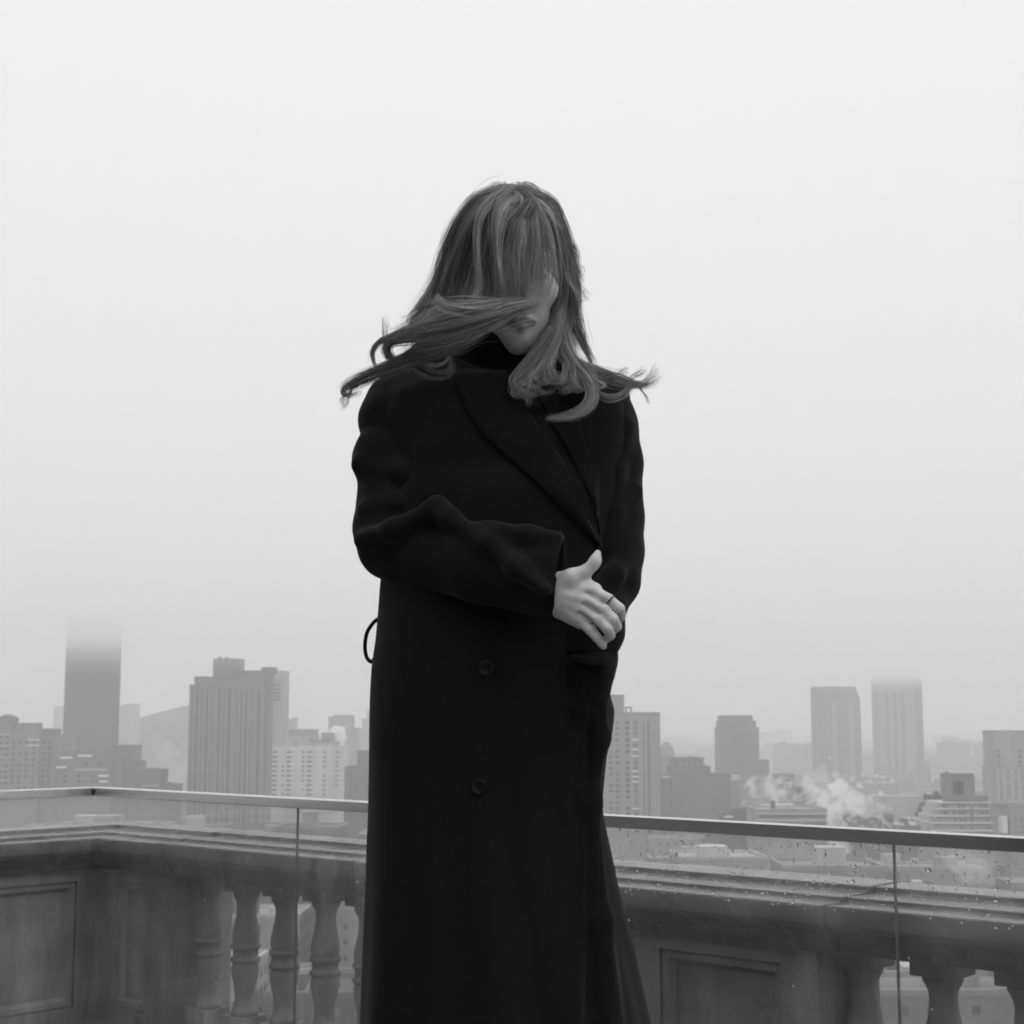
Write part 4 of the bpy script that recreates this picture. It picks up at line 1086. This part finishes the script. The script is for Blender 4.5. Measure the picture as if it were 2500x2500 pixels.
# ---- lapels, collar
def sheet_on_coat(name, A, B, lift, n=14, thick=.006, lab=None, ease=0.0):
    """a cloth flap lying on the coat front between two pixel edges"""
    A, B = np.array(A, float), np.array(B, float)
    def samp(T, t):
        dl = np.r_[0, np.cumsum(np.hypot(*np.diff(T, axis=0).T))]; u = t*dl[-1]
        return np.array([np.interp(u, dl, T[:,0]), np.interp(u, dl, T[:,1])])
    rows = 26; v, f = [], []
    for i in range(rows+1):
        a, b_ = samp(A, i/rows), samp(B, i/rows)
        for j in range(n+1):
            s_ = j/n; q = a*(1-s_)+b_*s_
            v.append(on_coat(q[0], q[1], lift*(0.35+.65*s_)+ease*math.sin(math.pi*s_)))
    v = np.array(v).reshape(rows+1, n+1, 3)
    for _ in range(3):                        # relax, so that the cloth bridges small folds
        v[1:-1, 1:-1] = (v[1:-1, 1:-1]*2+v[:-2, 1:-1]+v[2:, 1:-1]+v[1:-1, :-2]+v[1:-1, 2:])/6
    v = v.reshape(-1, 3)
    for i in range(rows):
        for j in range(n):
            p = i*(n+1)+j; f.append((p, p+1, p+n+2, p+n+1))
    me = bpy.data.meshes.new(name); me.from_pydata([tuple(x) for x in v], [], f); me.materials.append(M['wool'])
    me.polygons.foreach_set('use_smooth', [True]*len(f))
    bm = bmesh.new(); bm.from_mesh(me); bmesh.ops.recalc_face_normals(bm, faces=bm.faces); bm.to_mesh(me); bm.free()
    o = link(name, me, coat)
    md = o.modifiers.new('thickness', 'SOLIDIFY'); md.thickness = thick; md.offset = 0
    if lab: o['label'] = lab
    return o
sheet_on_coat('lapel', [(1105, 902), (1130, 980), (1178, 1060), (1300, 1168), (1400, 1265), (1466, 1334)], [(1235, 908), (1290, 1005), (1378, 1132), (1443, 1290), (1468, 1332)], .015, lab='wide lapel running diagonally to the waist', ease=.004)
sheet_on_coat('lapel', [(1305, 945), (1345, 1030), (1400, 1120), (1450, 1230), (1462, 1300)], [(1385, 945), (1410, 1020), (1436, 1110), (1454, 1220), (1465, 1302)], .006, lab='far lapel half hidden under blown hair')
def collar(f_):
    def ring(X, Y, Z):
        c = W(1215, 905, 2.535)
        ax = np.array([0.0, -.30, .95]); x, y, z = X-c[0], Y-c[1], Z-c[2]
        h = y*ax[1]+z*ax[2]
        r = np.sqrt(np.maximum(x*x/1.25+y*y+z*z-h*h, 1e-9))
        wall = np.abs(r-(.073+.10*np.clip(-h, 0, .1)-.04*np.clip(h, 0, .1)))-.0055
        return np.maximum(wall, np.abs(h+.005)-.046)*.8
    f_.put(ring, (-.18, 2.38, 1.72), (.14, 2.72, 1.92))
f_ = Field((-.2, 2.36, 1.70), (.16, 2.74, 1.94), .003); collar(f_)
link('collar', f_.mesh('collar', M['wool']), coat)
# ---- buttons
def button(px, py):
    q = on_coat(px, py, .004)
    mb = MB(); mb.lathe([(.0095, 0), (.0112, .0006), (.0117, .002), (.0106, .0036), (.0088, .0027), (.0, .0022)], seg=28)
    me = mb.mesh('button', M['button'], smooth=True)
    o = link('button', me, coat); o.location = q; o.rotation_euler = (rad(90), 0, 0)
button(1186, 1632); button(1168, 1922)
# ---- thread belt loop standing off the side seam
def tube(name, pts, r, m, parent, seg=10):
    Q = spline(pts, 60); mb = MB(); v, f = [], []
    for i_, q in enumerate(Q):
        tg = Vector(Q[min(i_+1, 59)]-Q[max(i_-1, 0)]).normalized(); a_ = tg.cross(Vector((0, 1, 0))).normalized(); b2 = tg.cross(a_)
        for k in range(seg):
            an_ = 2*math.pi*k/seg; v.append(tuple(Vector(q)+(a_*math.cos(an_)+b2*math.sin(an_))*r))
    for i_ in range(59):
        for k in range(seg): f.append((i_*seg+k, i_*seg+(k+1) % seg, (i_+1)*seg+(k+1) % seg, (i_+1)*seg+k))
    f += [tuple(range(seg))[::-1], tuple(range(59*seg, 60*seg))]
    return mb.add(v, f).build(name, m, parent, smooth=True)
def spline(T, n):
    T = np.array(T, float); m_ = len(T); t = np.linspace(0, m_-1, n); i = np.clip(t.astype(int), 0, m_-2); u = (t-i)[:,None]
    g = lambda k: T[np.clip(i+k, 0, m_-1)]
    p0, p1, p2, p3 = g(-1), g(0), g(1), g(2)
    return .5*((2*p1)+(-p0+p2)*u+(2*p0-5*p1+4*p2-p3)*u*u+(-p0+3*p1-3*p2+p3)*u**3)
tube('belt_loop', [W(928, 1508), W(912, 1520), W(896, 1545), W(891, 1578), W(895, 1604), W(906, 1616), W(914, 1608)], .0032, M['wool'], coat)
# pocket welt under the hand
sheet_on_coat('pocket_flap', [(1398, 1598), (1440, 1606), (1478, 1604)], [(1398, 1618), (1440, 1627), (1480, 1625)], .0035, n=4, thick=.003)

# ---- roll-neck
f_ = Field((-.15, 2.34, 1.76), (.12, 2.66, 2.0), .003)
f_.cone(W(1216, 985, 2.53), W(1200, 842, 2.500), .062, .061, k=0)
for k in range(3): f_.chain([(W(1158, 905+16*k, 2.46), .006), (W(1212, 915+16*k, 2.437), .006), (W(1262, 905+16*k, 2.46), .006)], k=.012)
f_.cone(W(1201, 846, 2.502), W(1198, 780, 2.495), .055, .055, k=.008, sub=True)
nk = link('roll_neck', f_.mesh('roll_neck', M['knit']), person); nk['label'] = 'black roll neck pulled up to the chin'
# ---- boots
for sx in (-1, 1):
    kn = np.array([W(1225, 1650)[0]+sx*.08, 2.50, STEP+.40]); an = np.array([kn[0], 2.53, STEP+.09])
    f_ = Field(an-np.array([.09, .26, .10]), kn+np.array([.09, .13, .03]), .005)
    f_.chain([(kn, .062), (an+(kn-an)*.5, .060), (an, .045)], k=.02)
    f_.chain([(an+np.array([0, .02, -.045]), .036), (an+np.array([sx*.012, -.10, -.055]), .036), (an+np.array([sx*.022, -.17, -.062]), .026)], k=.02)
    f_.put(lambda X, Y, Z: Z-(STEP+.001), (an-np.array([.1, .3, .2])), kn, sub=True)
    f_.put(lambda X, Y, Z: (kn[2]-.01)-Z, kn-np.array([.1, .1, .05]), kn+np.array([.1, .1, .1]), sub=True)
    link('boot', f_.mesh('boot', M['leather']), person)
# ---- finger ring
q0, q1 = W(1490, 1468, 2.223), W(1497, 1473, 2.222)
mb = MB()
ax = Vector(q1-q0).normalized(); u_ = ax.orthogonal().normalized(); v_ = ax.cross(u_); seg = 20
vv, ff = [], []
for rr, h in ((.0094, -.0014), (.0100, -.001), (.0100, .001), (.0094, .0014)):
    for k in range(seg):
        a = 2*math.pi*k/seg; vv.append(tuple(Vector(q0)+ax*h+(u_*math.cos(a)+v_*math.sin(a))*rr))
for r in range(3):
    for k in range(seg): ff.append((r*seg+k, r*seg+(k+1) % seg, (r+1)*seg+(k+1) % seg, (r+1)*seg+k))
mb.add(vv, ff).build('finger_ring', M['dark_metal'], person, smooth=True)

# ---- hair: scalp underlayer and strands
def hair_mat(name, base, rough):
    m = bpy.data.materials.new(name); m.use_nodes = True; n = m.node_tree; b = n.nodes['Principled BSDF']; l = n.links.new
    hi = n.nodes.new('ShaderNodeHairInfo'); r = n.nodes.new('ShaderNodeMapRange')
    r.inputs['To Min'].default_value, r.inputs['To Max'].default_value = base*.5, base*1.5
    at = n.nodes.new('ShaderNodeAttribute'); at.attribute_name = 'tone'
    mu = n.nodes.new('ShaderNodeMath'); mu.operation = 'MULTIPLY'
    l(hi.outputs['Random'], r.inputs['Value']); l(r.outputs[0], mu.inputs[0]); l(at.outputs['Fac'], mu.inputs[1]); l(mu.outputs[0], b.inputs['Base Color'])
    b.inputs['Roughness'].default_value = rough; b.inputs['Specular IOR Level'].default_value = .5
    return m
M['hair'] = hair_mat('light_brown_hair', .185, .36)
M['scalp'] = mat('hair_shade', .045, .8, .3, 30)
f_ = Field(HC-np.array([.13, .13, .16]), HC+np.array([.13, .17, .15]), .0035)
f_.ellipsoid(H(0, .028, .040), (.081, .096, .090), HR)
f_.ellipsoid(H(0, .055, -.03), (.072, .060, .090), HR, k=.03)
f_.ellipsoid(H(0.02, -.10, -.035), (.070, .078, .105), HR, k=.012, sub=True)
hair = link('hair', f_.mesh('hair', M['scalp']), person); hair['label'] = 'long light brown hair streaming sideways in the wind'
POS, RADI, CNT, TON = [], [], [], []
def lock(path, n, r=.00027, depth=.010, wave=2.0, frizz=1.0, lenvar=.25, clump=6, start=0.0, tight=.22, tone=1.0, tvar=.32, stray=.12):
    """strands along a path of (px, py, Y, half width in px), gathered loosely into clumps"""
    n = int(n*1.5); clump = max(clump, n//16)
    K = 26; G = spline(path, K); nrm = np.gradient(G[:,:2], axis=0); nrm /= np.maximum(np.linalg.norm(nrm, axis=1, keepdims=True), 1e-6); nrm = nrm[:, ::-1]*np.array([-1, 1])
    cl = np.sort(np.clip(RNG.normal(0, .6, clump), -1.5, 1.5)); ct = tone*np.exp(RNG.normal(0, tvar, clump)); cz = RNG.uniform(-1, 1, clump)
    cp, cf_ = RNG.uniform(0, 6.28, clump), RNG.uniform(.5, 1.6, clump)
    t = np.linspace(0, 1, K)
    for _ in range(n):
        s0 = float(np.clip(RNG.normal(0, .62), -1.7, 1.7)); ci = int(np.argmin(np.abs(cl-s0-RNG.normal(0, .18)))); c = cl[ci]
        free = RNG.random() < stray
        mx = np.clip(t*1.3, 0, 1)*(RNG.uniform(.0, .2) if free else tight*RNG.uniform(.5, 1.3))
        s_ = s0*(1-mx)+c*mx
        ph, fr2 = RNG.uniform(0, 6.28), RNG.uniform(.7, 2.4)
        off = s_*G[:,3]*(1.5 if free else 1)+wave*np.sin(t*6.28*cf_[ci]+cp[ci])*t+wave*(1.1 if free else .6)*np.sin(t*6.28*fr2+ph)*t+np.cumsum(RNG.normal(0, frizz*(1.0 if free else .45), K))*t
        xy = G[:,:2]+nrm*off[:,None]
        dz = (cz[ci]*.6+RNG.uniform(-.6, .6))*depth+.003*np.sin(t*5+ph)
        e = 1-lenvar*RNG.random()**1.5; st = RNG.uniform(0, start) if start else 0
        tt = np.linspace(st, e, K)
        xs, ys = np.interp(tt, t, xy[:,0]), np.interp(tt, t, xy[:,1]); Ys = np.interp(tt, t, G[:,2]+dz)
        c_, s2 = math.cos(PITCH), math.sin(PITCH)
        dx, dy = (xs-1250)/F, (1250-ys)/F; kk = Ys/(c_-dy*s2)
        POS.append(np.stack([dx*kk, Ys, CZ+(s2+dy*c_)*kk], 1)); CNT.append(K); TON.append(ct[ci]*math.exp(RNG.normal(0, .22)))
        RADI.append(r*RNG.uniform(.7, 1.2)*np.interp(t, [0, .55, 1], [1, .9, .15])*(np.interp(t, [0, .2], [.3, 1]) if start else 1))
def Yh(x, push=0.0):
    """depth of the head's front half under pixel column x, plus hair thickness"""
    u = np.clip((x-1246)/165.0, -1, 1); return 2.50-.105*math.sqrt(1-u*u)-push
# hair over the crown, falling left and forward
for k in range(13):
    u = k/12
    xs = [1246+26*(u-.5), 1184+108*u-14*(1-u), 1118+130*u, 1092+135*u, 1072+142*u, 1050+146*u, 1012+150*u]
    ys = [466+2*u, 488+6*math.sin(u*3), 556, 622, 690, 745, 790]
    lock([(x, y, Yh(x, .012+.01*(y > 700)+.006*u)+(.05 if i == 0 else .02 if i == 1 else 0), w) for i, (x, y, w) in enumerate(zip(xs, ys, (5, 12, 14, 14, 14, 16, 20)))], 210, wave=4, depth=.012, clump=5, tone=(.6, .75, 1.15, .5, .55, 1.05, .5, .55, .8, .5, .95, .55, .6)[k])
for k in range(8):                            # back of the head, outer left contour
    u = k/7
    lock([(1236, 461, 2.54, 4), (1182+16*u, 483, 2.53, 4), (1144+16*u, 524, 2.53, 5), (1114+16*u, 570, 2.525, 5), (1080+16*u, 640, 2.52, 6), (1051+16*u, 706, 2.51, 7), (1020+17*u, 752, 2.50, 8), (998+18*u, 795, 2.49, 9)], 110, wave=3, depth=.03, tone=1.0-.3*u, lenvar=.4)
for k in range(7):                            # crown and back of the head
    u = k/6
    lock([(1225+50*u, 462+2*abs(u-.4), 2.50, 12), (1205+90*u, 470, 2.56, 14), (1175+150*u, 520, 2.60, 18), (1150+200*u, 620, 2.605, 22), (1140+225*u, 740, 2.60, 24), (1140+230*u, 850, 2.58, 24)], 110, wave=3, depth=.015, tone=.7)
for k in range(3):
    lock([(1186, 484-2*k, 2.46+.03*k, 7), (1216, 466, 2.46+.03*k, 6), (1246, 461, 2.46+.03*k, 6), (1280, 466, 2.46+.03*k, 6), (1312, 480, 2.46+.03*k, 7), (1338, 503, 2.46+.03*k, 8)], 170, wave=2, depth=.012, tone=.8)
# fringe arching from the parting
lock([(1290, 472, 2.45, 8), (1258, 474, 2.42, 12), (1228, 503, 2.372, 12), (1214, 552, 2.356, 9), (1213, 620, 2.352, 6), (1221, 690, 2.346, 7), (1222, 738, 2.345, 14), (1180, 770, 2.335, 24)], 200, wave=3, depth=.008, tone=1.15, stray=.2)
lock([(1262, 466, 2.45, 8), (1215, 482, 2.395, 10), (1178, 520, 2.366, 8), (1165, 570, 2.360, 6), (1164, 640, 2.355, 5), (1168, 705, 2.350, 8), (1155, 745, 2.342, 16)], 110, wave=3, depth=.006, tone=1.1, stray=.2)
lock([(1284, 474, 2.45, 6), (1264, 530, 2.385, 14), (1246, 610, 2.365, 18), (1246, 680, 2.35, 22), (1246, 735, 2.34, 26), (1206, 772, 2.332, 24)], 420, wave=6, depth=.012, clump=9, tone=.5)
lock([(1288, 480, 2.43, 6), (1278, 545, 2.382, 12), (1272, 610, 2.366, 12), (1268, 680, 2.352, 14), (1256, 735, 2.342, 18), (1230, 768, 2.334, 20)], 210, wave=8, depth=.012, clump=10, tone=.6, lenvar=.45, stray=.2)
lock([(1296, 484, 2.42, 8), (1322, 545, 2.390, 16), (1338, 610, 2.378, 17), (1340, 680, 2.368, 18), (1322, 735, 2.356, 22), (1262, 760, 2.338, 20)], 110, wave=9, depth=.012, clump=9, lenvar=.6, tone=1.15, start=.15, tight=.12, r=.00024, stray=.3)
lock([(1300, 486, 2.42, 8), (1312, 560, 2.382, 14), (1315, 640, 2.368, 16), (1306, 715, 2.352, 18), (1266, 768, 2.336, 18)], 110, wave=9, lenvar=.6, tone=.8, tight=.12, stray=.3, start=.1)
lock([(1282, 490, 2.42, 5), (1281, 548, 2.376, 4), (1277, 600, 2.362, 4), (1268, 650, 2.352, 6)], 45, wave=3, tone=1.3, stray=.2)
# right-hand side
for k in range(7):
    u = k/6
    lock([(1285, 470, 2.47, 10), (1330+16*u, 496, 2.46+.02*u, 9), (1352+20*u, 544, 2.45+.03*u, 8), (1368+24*u, 608, 2.45+.04*u, 8), (1372+32*u, 680, 2.45+.05*u, 9), (1368+38*u, 745, 2.45+.05*u, 10), (1366+40*u, 800, 2.46+.04*u, 12), (1362+48*u, 855, 2.46, 14)], 150, wave=4, depth=.012, tone=(.5, .5, .7, .6, .8, 1.0, .9)[k], lenvar=.3)
lock([(1318, 500, 2.50, 16), (1350, 580, 2.50, 22), (1358, 680, 2.50, 24), (1350, 780, 2.49, 26), (1340, 870, 2.48, 26)], 420, wave=4, depth=.02, tone=.5)
lock([(1292, 474, 2.46, 6), (1336, 512, 2.43, 6), (1354, 540, 2.425, 5), (1380, 566, 2.44, 5)], 50, wave=4, tone=1.4, start=.2, lenvar=.5, stray=.4)
lock([(1400, 690, 2.46, 8), (1404, 770, 2.46, 11), (1420, 825, 2.46, 10), (1440, 868, 2.46, 7), (1456, 908, 2.46, 4)], 150, wave=3, tone=.9, lenvar=.5, start=.3)
lock([(1378, 660, 2.44, 8), (1392, 690, 2.44, 5), (1408, 720, 2.44, 3), (1420, 742, 2.44, 2)], 24, wave=4, start=.4)
# cluster curling under the chin on the right: many small loose curls
for k in range(21):
    u = (k+.5)/21; ex = 1248+112*u+RNG.uniform(-8, 8); ey = 958-42*u**1.5+RNG.uniform(-22, 14); d = 1 if RNG.random() < .7 else -1; rr = RNG.uniform(9, 22)
    x0 = 1368+RNG.uniform(-8, 10)
    lock([(x0, 712, 2.46, 12), (1356+10*u, 800, 2.435, 10), (1318+34*u+RNG.uniform(-6, 6), 862, 2.41, 8), ((1318+34*u+ex)/2-8, (862+ey)/2+6, 2.388, 7), (ex-4*d, ey, 2.372, 6), (ex+rr*.6*d, ey+rr*.55, 2.367, 5), (ex+rr*1.5*d, ey+rr*.35, 2.366, 4), (ex+rr*2.0*d, ey-rr*.4, 2.366, 3)], 22, wave=7, clump=3, tone=RNG.uniform(.45, 1.4), lenvar=.6, start=.35, stray=.25, tvar=.2)
lock([(1350, 800, 2.43, 8), (1304, 862, 2.40, 10), (1268, 908, 2.38, 10), (1254, 932, 2.37, 8), (1270, 960, 2.366, 6), (1292, 975, 2.364, 4), (1288, 995, 2.364, 2)], 50, wave=5, lenvar=.5, tone=.8)
# locks sweeping right over the shoulder
for k in range(5):
    u = k/4
    lock([(1382, 750, 2.45, 14), (1368, 822, 2.44, 14), (1376+6*u, 868+7*u, 2.43, 10), (1420, 895+11*u, 2.425, 9), (1472, 911+14*u, 2.42, 9), (1520, 923+16*u, 2.42, 7), (1556, 938+3*u, 2.42, 4), (1580+8*u, 928+12*u, 2.42, 3), (1604+14*u, 886+34*u, 2.42, 2)], 80, wave=5, start=.2, clump=4, lenvar=.9, tone=(1.4, 1.0, .8, 1.1, .8)[k], stray=.14)
lock([(1368, 830, 2.43, 16), (1398, 885, 2.40, 16), (1430, 918, 2.385, 13), (1444, 950, 2.375, 11), (1438, 985, 2.367, 11), (1408, 1008, 2.36, 9), (1372, 1018, 2.357, 5), (1330, 1022, 2.357, 2)], 260, wave=2.5, start=.2, clump=4, depth=.007, tone=1.1, tvar=.25, tight=.3, lenvar=.5)
lock([(1432, 925, 2.39, 8), (1458, 958, 2.385, 6), (1488, 971, 2.39, 6), (1516, 964, 2.41, 5), (1540, 946, 2.42, 3), (1552, 932, 2.42, 2)], 100, wave=2, clump=3)
for k in range(9):
    ex = RNG.uniform(1370, 1480); ey = RNG.uniform(925, 958); d = 1 if RNG.random() < .6 else -1; rr = RNG.uniform(8, 18)
    lock([(1376, 800, 2.44, 14), (1388, 860, 2.42, 14), ((1392+ex)/2, (870+ey)/2+4, 2.395, 9), (ex-6*d, ey-2, 2.382, 6), (ex+rr*d, ey+rr*.4, 2.378, 4), (ex+2*rr*d, ey-rr*.4, 2.378, 3)], 26, wave=6, clump=3, tone=RNG.uniform(.6, 1.3), lenvar=.6, start=.35, stray=.25, tvar=.2)
lock([(1555, 940, 2.42, 3), (1575, 965, 2.42, 2), (1585, 988, 2.42, 1)], 8, wave=1)
# the gust: a veil blown from cheek and nose to the left
lock([(1330, 728, 2.355, 9), (1290, 740, 2.338, 10), (1242, 752, 2.328, 15), (1195, 768, 2.325, 22), (1130, 786, 2.33, 30), (1066, 802, 2.345, 32), (1010, 816, 2.37, 26), (955, 830, 2.39, 16)], 560, wave=6, depth=.014, clump=9, start=.5, tone=1.35, tvar=.25, lenvar=.5, tight=.2, stray=.2)
lock([(1225, 752, 2.335, 14), (1180, 764, 2.325, 14), (1130, 764, 2.325, 13), (1084, 748, 2.335, 12), (1056, 722, 2.35, 12)], 190, lenvar=.6, stray=.25, wave=4, depth=.006, tone=1.5, tvar=.2, start=.3)
lock([(1200, 786, 2.345, 12), (1156, 806, 2.34, 19), (1100, 826, 2.35, 24), (1050, 846, 2.37, 22), (1004, 872, 2.40, 15), (950, 895, 2.42, 12), (896, 918, 2.43, 10), (850, 941, 2.44, 7), (836, 955, 2.44, 4)], 520, wave=6, depth=.012, clump=9, start=.25, lenvar=.8, tone=.75)
lock([(960, 892, 2.42, 8), (896, 918, 2.43, 9), (850, 942, 2.44, 5), (838, 956, 2.44, 3), (852, 964, 2.44, 3), (884, 955, 2.44, 3)], 70, wave=3, lenvar=.5, tone=.7)
lock([(940, 905, 2.42, 5), (880, 935, 2.43, 5), (858, 950, 2.44, 4), (846, 985, 2.44, 3), (834, 1000, 2.44, 3)], 14, wave=3, lenvar=.5, tone=.9)
lock([(1190, 806, 2.345, 14), (1120, 830, 2.35, 20), (1080, 850, 2.365, 14), (1040, 868, 2.39, 10), (1000, 880, 2.41, 7), (940, 904, 2.43, 7), (880, 928, 2.44, 8), (850, 950, 2.44, 8)], 220, wave=6, clump=6, start=.2, lenvar=.7, tone=.6, stray=.2)
lock([(1090, 795, 2.35, 22), (1020, 808, 2.37, 18), (970, 818, 2.39, 9), (930, 833, 2.40, 5), (911, 858, 2.41, 4), (914, 884, 2.42, 3), (922, 898, 2.42, 2)], 70, wave=2, clump=2)
lock([(1080, 806, 2.35, 20), (1005, 818, 2.38, 16), (960, 832, 2.40, 10), (944, 853, 2.41, 8), (956, 874, 2.42, 7), (984, 884, 2.42, 6), (1014, 872, 2.41, 6)], 170, wave=2, clump=3, depth=.008, tone=.9, tight=.3)
lock([(1000, 874, 2.41, 6), (1030, 900, 2.41, 9), (1068, 915, 2.405, 8), (1096, 908, 2.40, 6), (1100, 884, 2.40, 5), (1090, 860, 2.39, 4)], 60, wave=4, clump=4, tone=.6, lenvar=.5, stray=.3)
lock([(1020, 880, 2.41, 6), (1052, 893, 2.41, 4), (1082, 886, 2.40, 3), (1100, 870, 2.40, 2)], 40, wave=1)
lock([(1060, 690, 2.50, 4), (1020, 752, 2.49, 3), (1000, 790, 2.47, 3), (998, 815, 2.46, 2)], 60, wave=3)
lock([(1330, 766, 2.345, 12), (1290, 782, 2.335, 16), (1240, 796, 2.33, 20), (1185, 806, 2.332, 22), (1120, 818, 2.345, 22)], 14, r=.0002, wave=7, depth=.01, start=.5, lenvar=.6, tone=1.0, tight=.1, stray=.4)
# flyaways
for x, y, x2, y2 in ((1300, 474, 1352, 498), (1306, 484, 1346, 474), (1330, 500, 1362, 530), (1180, 484, 1150, 500), (1400, 640, 1425, 690), (1405, 700, 1438, 735), (1020, 760, 985, 790), (940, 830, 938, 770), (840, 960, 838, 1000), (1540, 925, 1580, 905), (1215, 465, 1170, 478), (1100, 600, 1075, 650), (1398, 600, 1416, 640), (1500, 920, 1535, 900)):
    lock([(x, y, 2.46, 6), ((x+x2)/2, (y+y2)/2-4, 2.46, 6), (x2, y2, 2.46, 5)], 12, r=.00026, wave=4, stray=.5)
for _ in range(46):                           # single hairs lifted by the wind
    u = RNG.uniform(0, 1); x = 1085+300*u; y = 500+RNG.uniform(0, 330); d = -1 if RNG.random() < .6 else 1
    x = (1150-150*(y-500)/330 if d < 0 else 1360+50*(y-500)/330)
    lock([(x, y, 2.47, 3), (x+d*RNG.uniform(2, 16), y+30, 2.47, 4), (x+d*RNG.uniform(4, 34), y+RNG.uniform(50, 95), 2.47, 4)], 2, r=.0002, wave=5, stray=1)
hc = bpy.data.hair_curves.new('hair_strands')
hc.add_curves(CNT)
hc.points.foreach_set('position', np.concatenate(POS).astype(np.float32).ravel())
ra = hc.attributes.get('radius') or hc.attributes.new('radius', 'FLOAT', 'POINT')
ra.data.foreach_set('value', np.concatenate(RADI).astype(np.float32))
hc.attributes.new('tone', 'FLOAT', 'CURVE').data.foreach_set('value', np.array(TON, np.float32))
hc.materials.append(M['hair'])
hs = link('hair_strands', hc, hair); hs['kind'] = 'stuff'
# ------------------------------------------------------------------ haze: the air between here and the far bank
def _h(n, p): p.inputs['Density'].default_value = HAZE; p.inputs['Color'].default_value = (1, 1, 1, 1)
HAZE = 0.00062
hz = MB().box(-7200, 7200, -420, 9200, GZ-5, 64.0).build('haze', vol_mat('haze_air', _h))
tag(hz, kind='stuff')
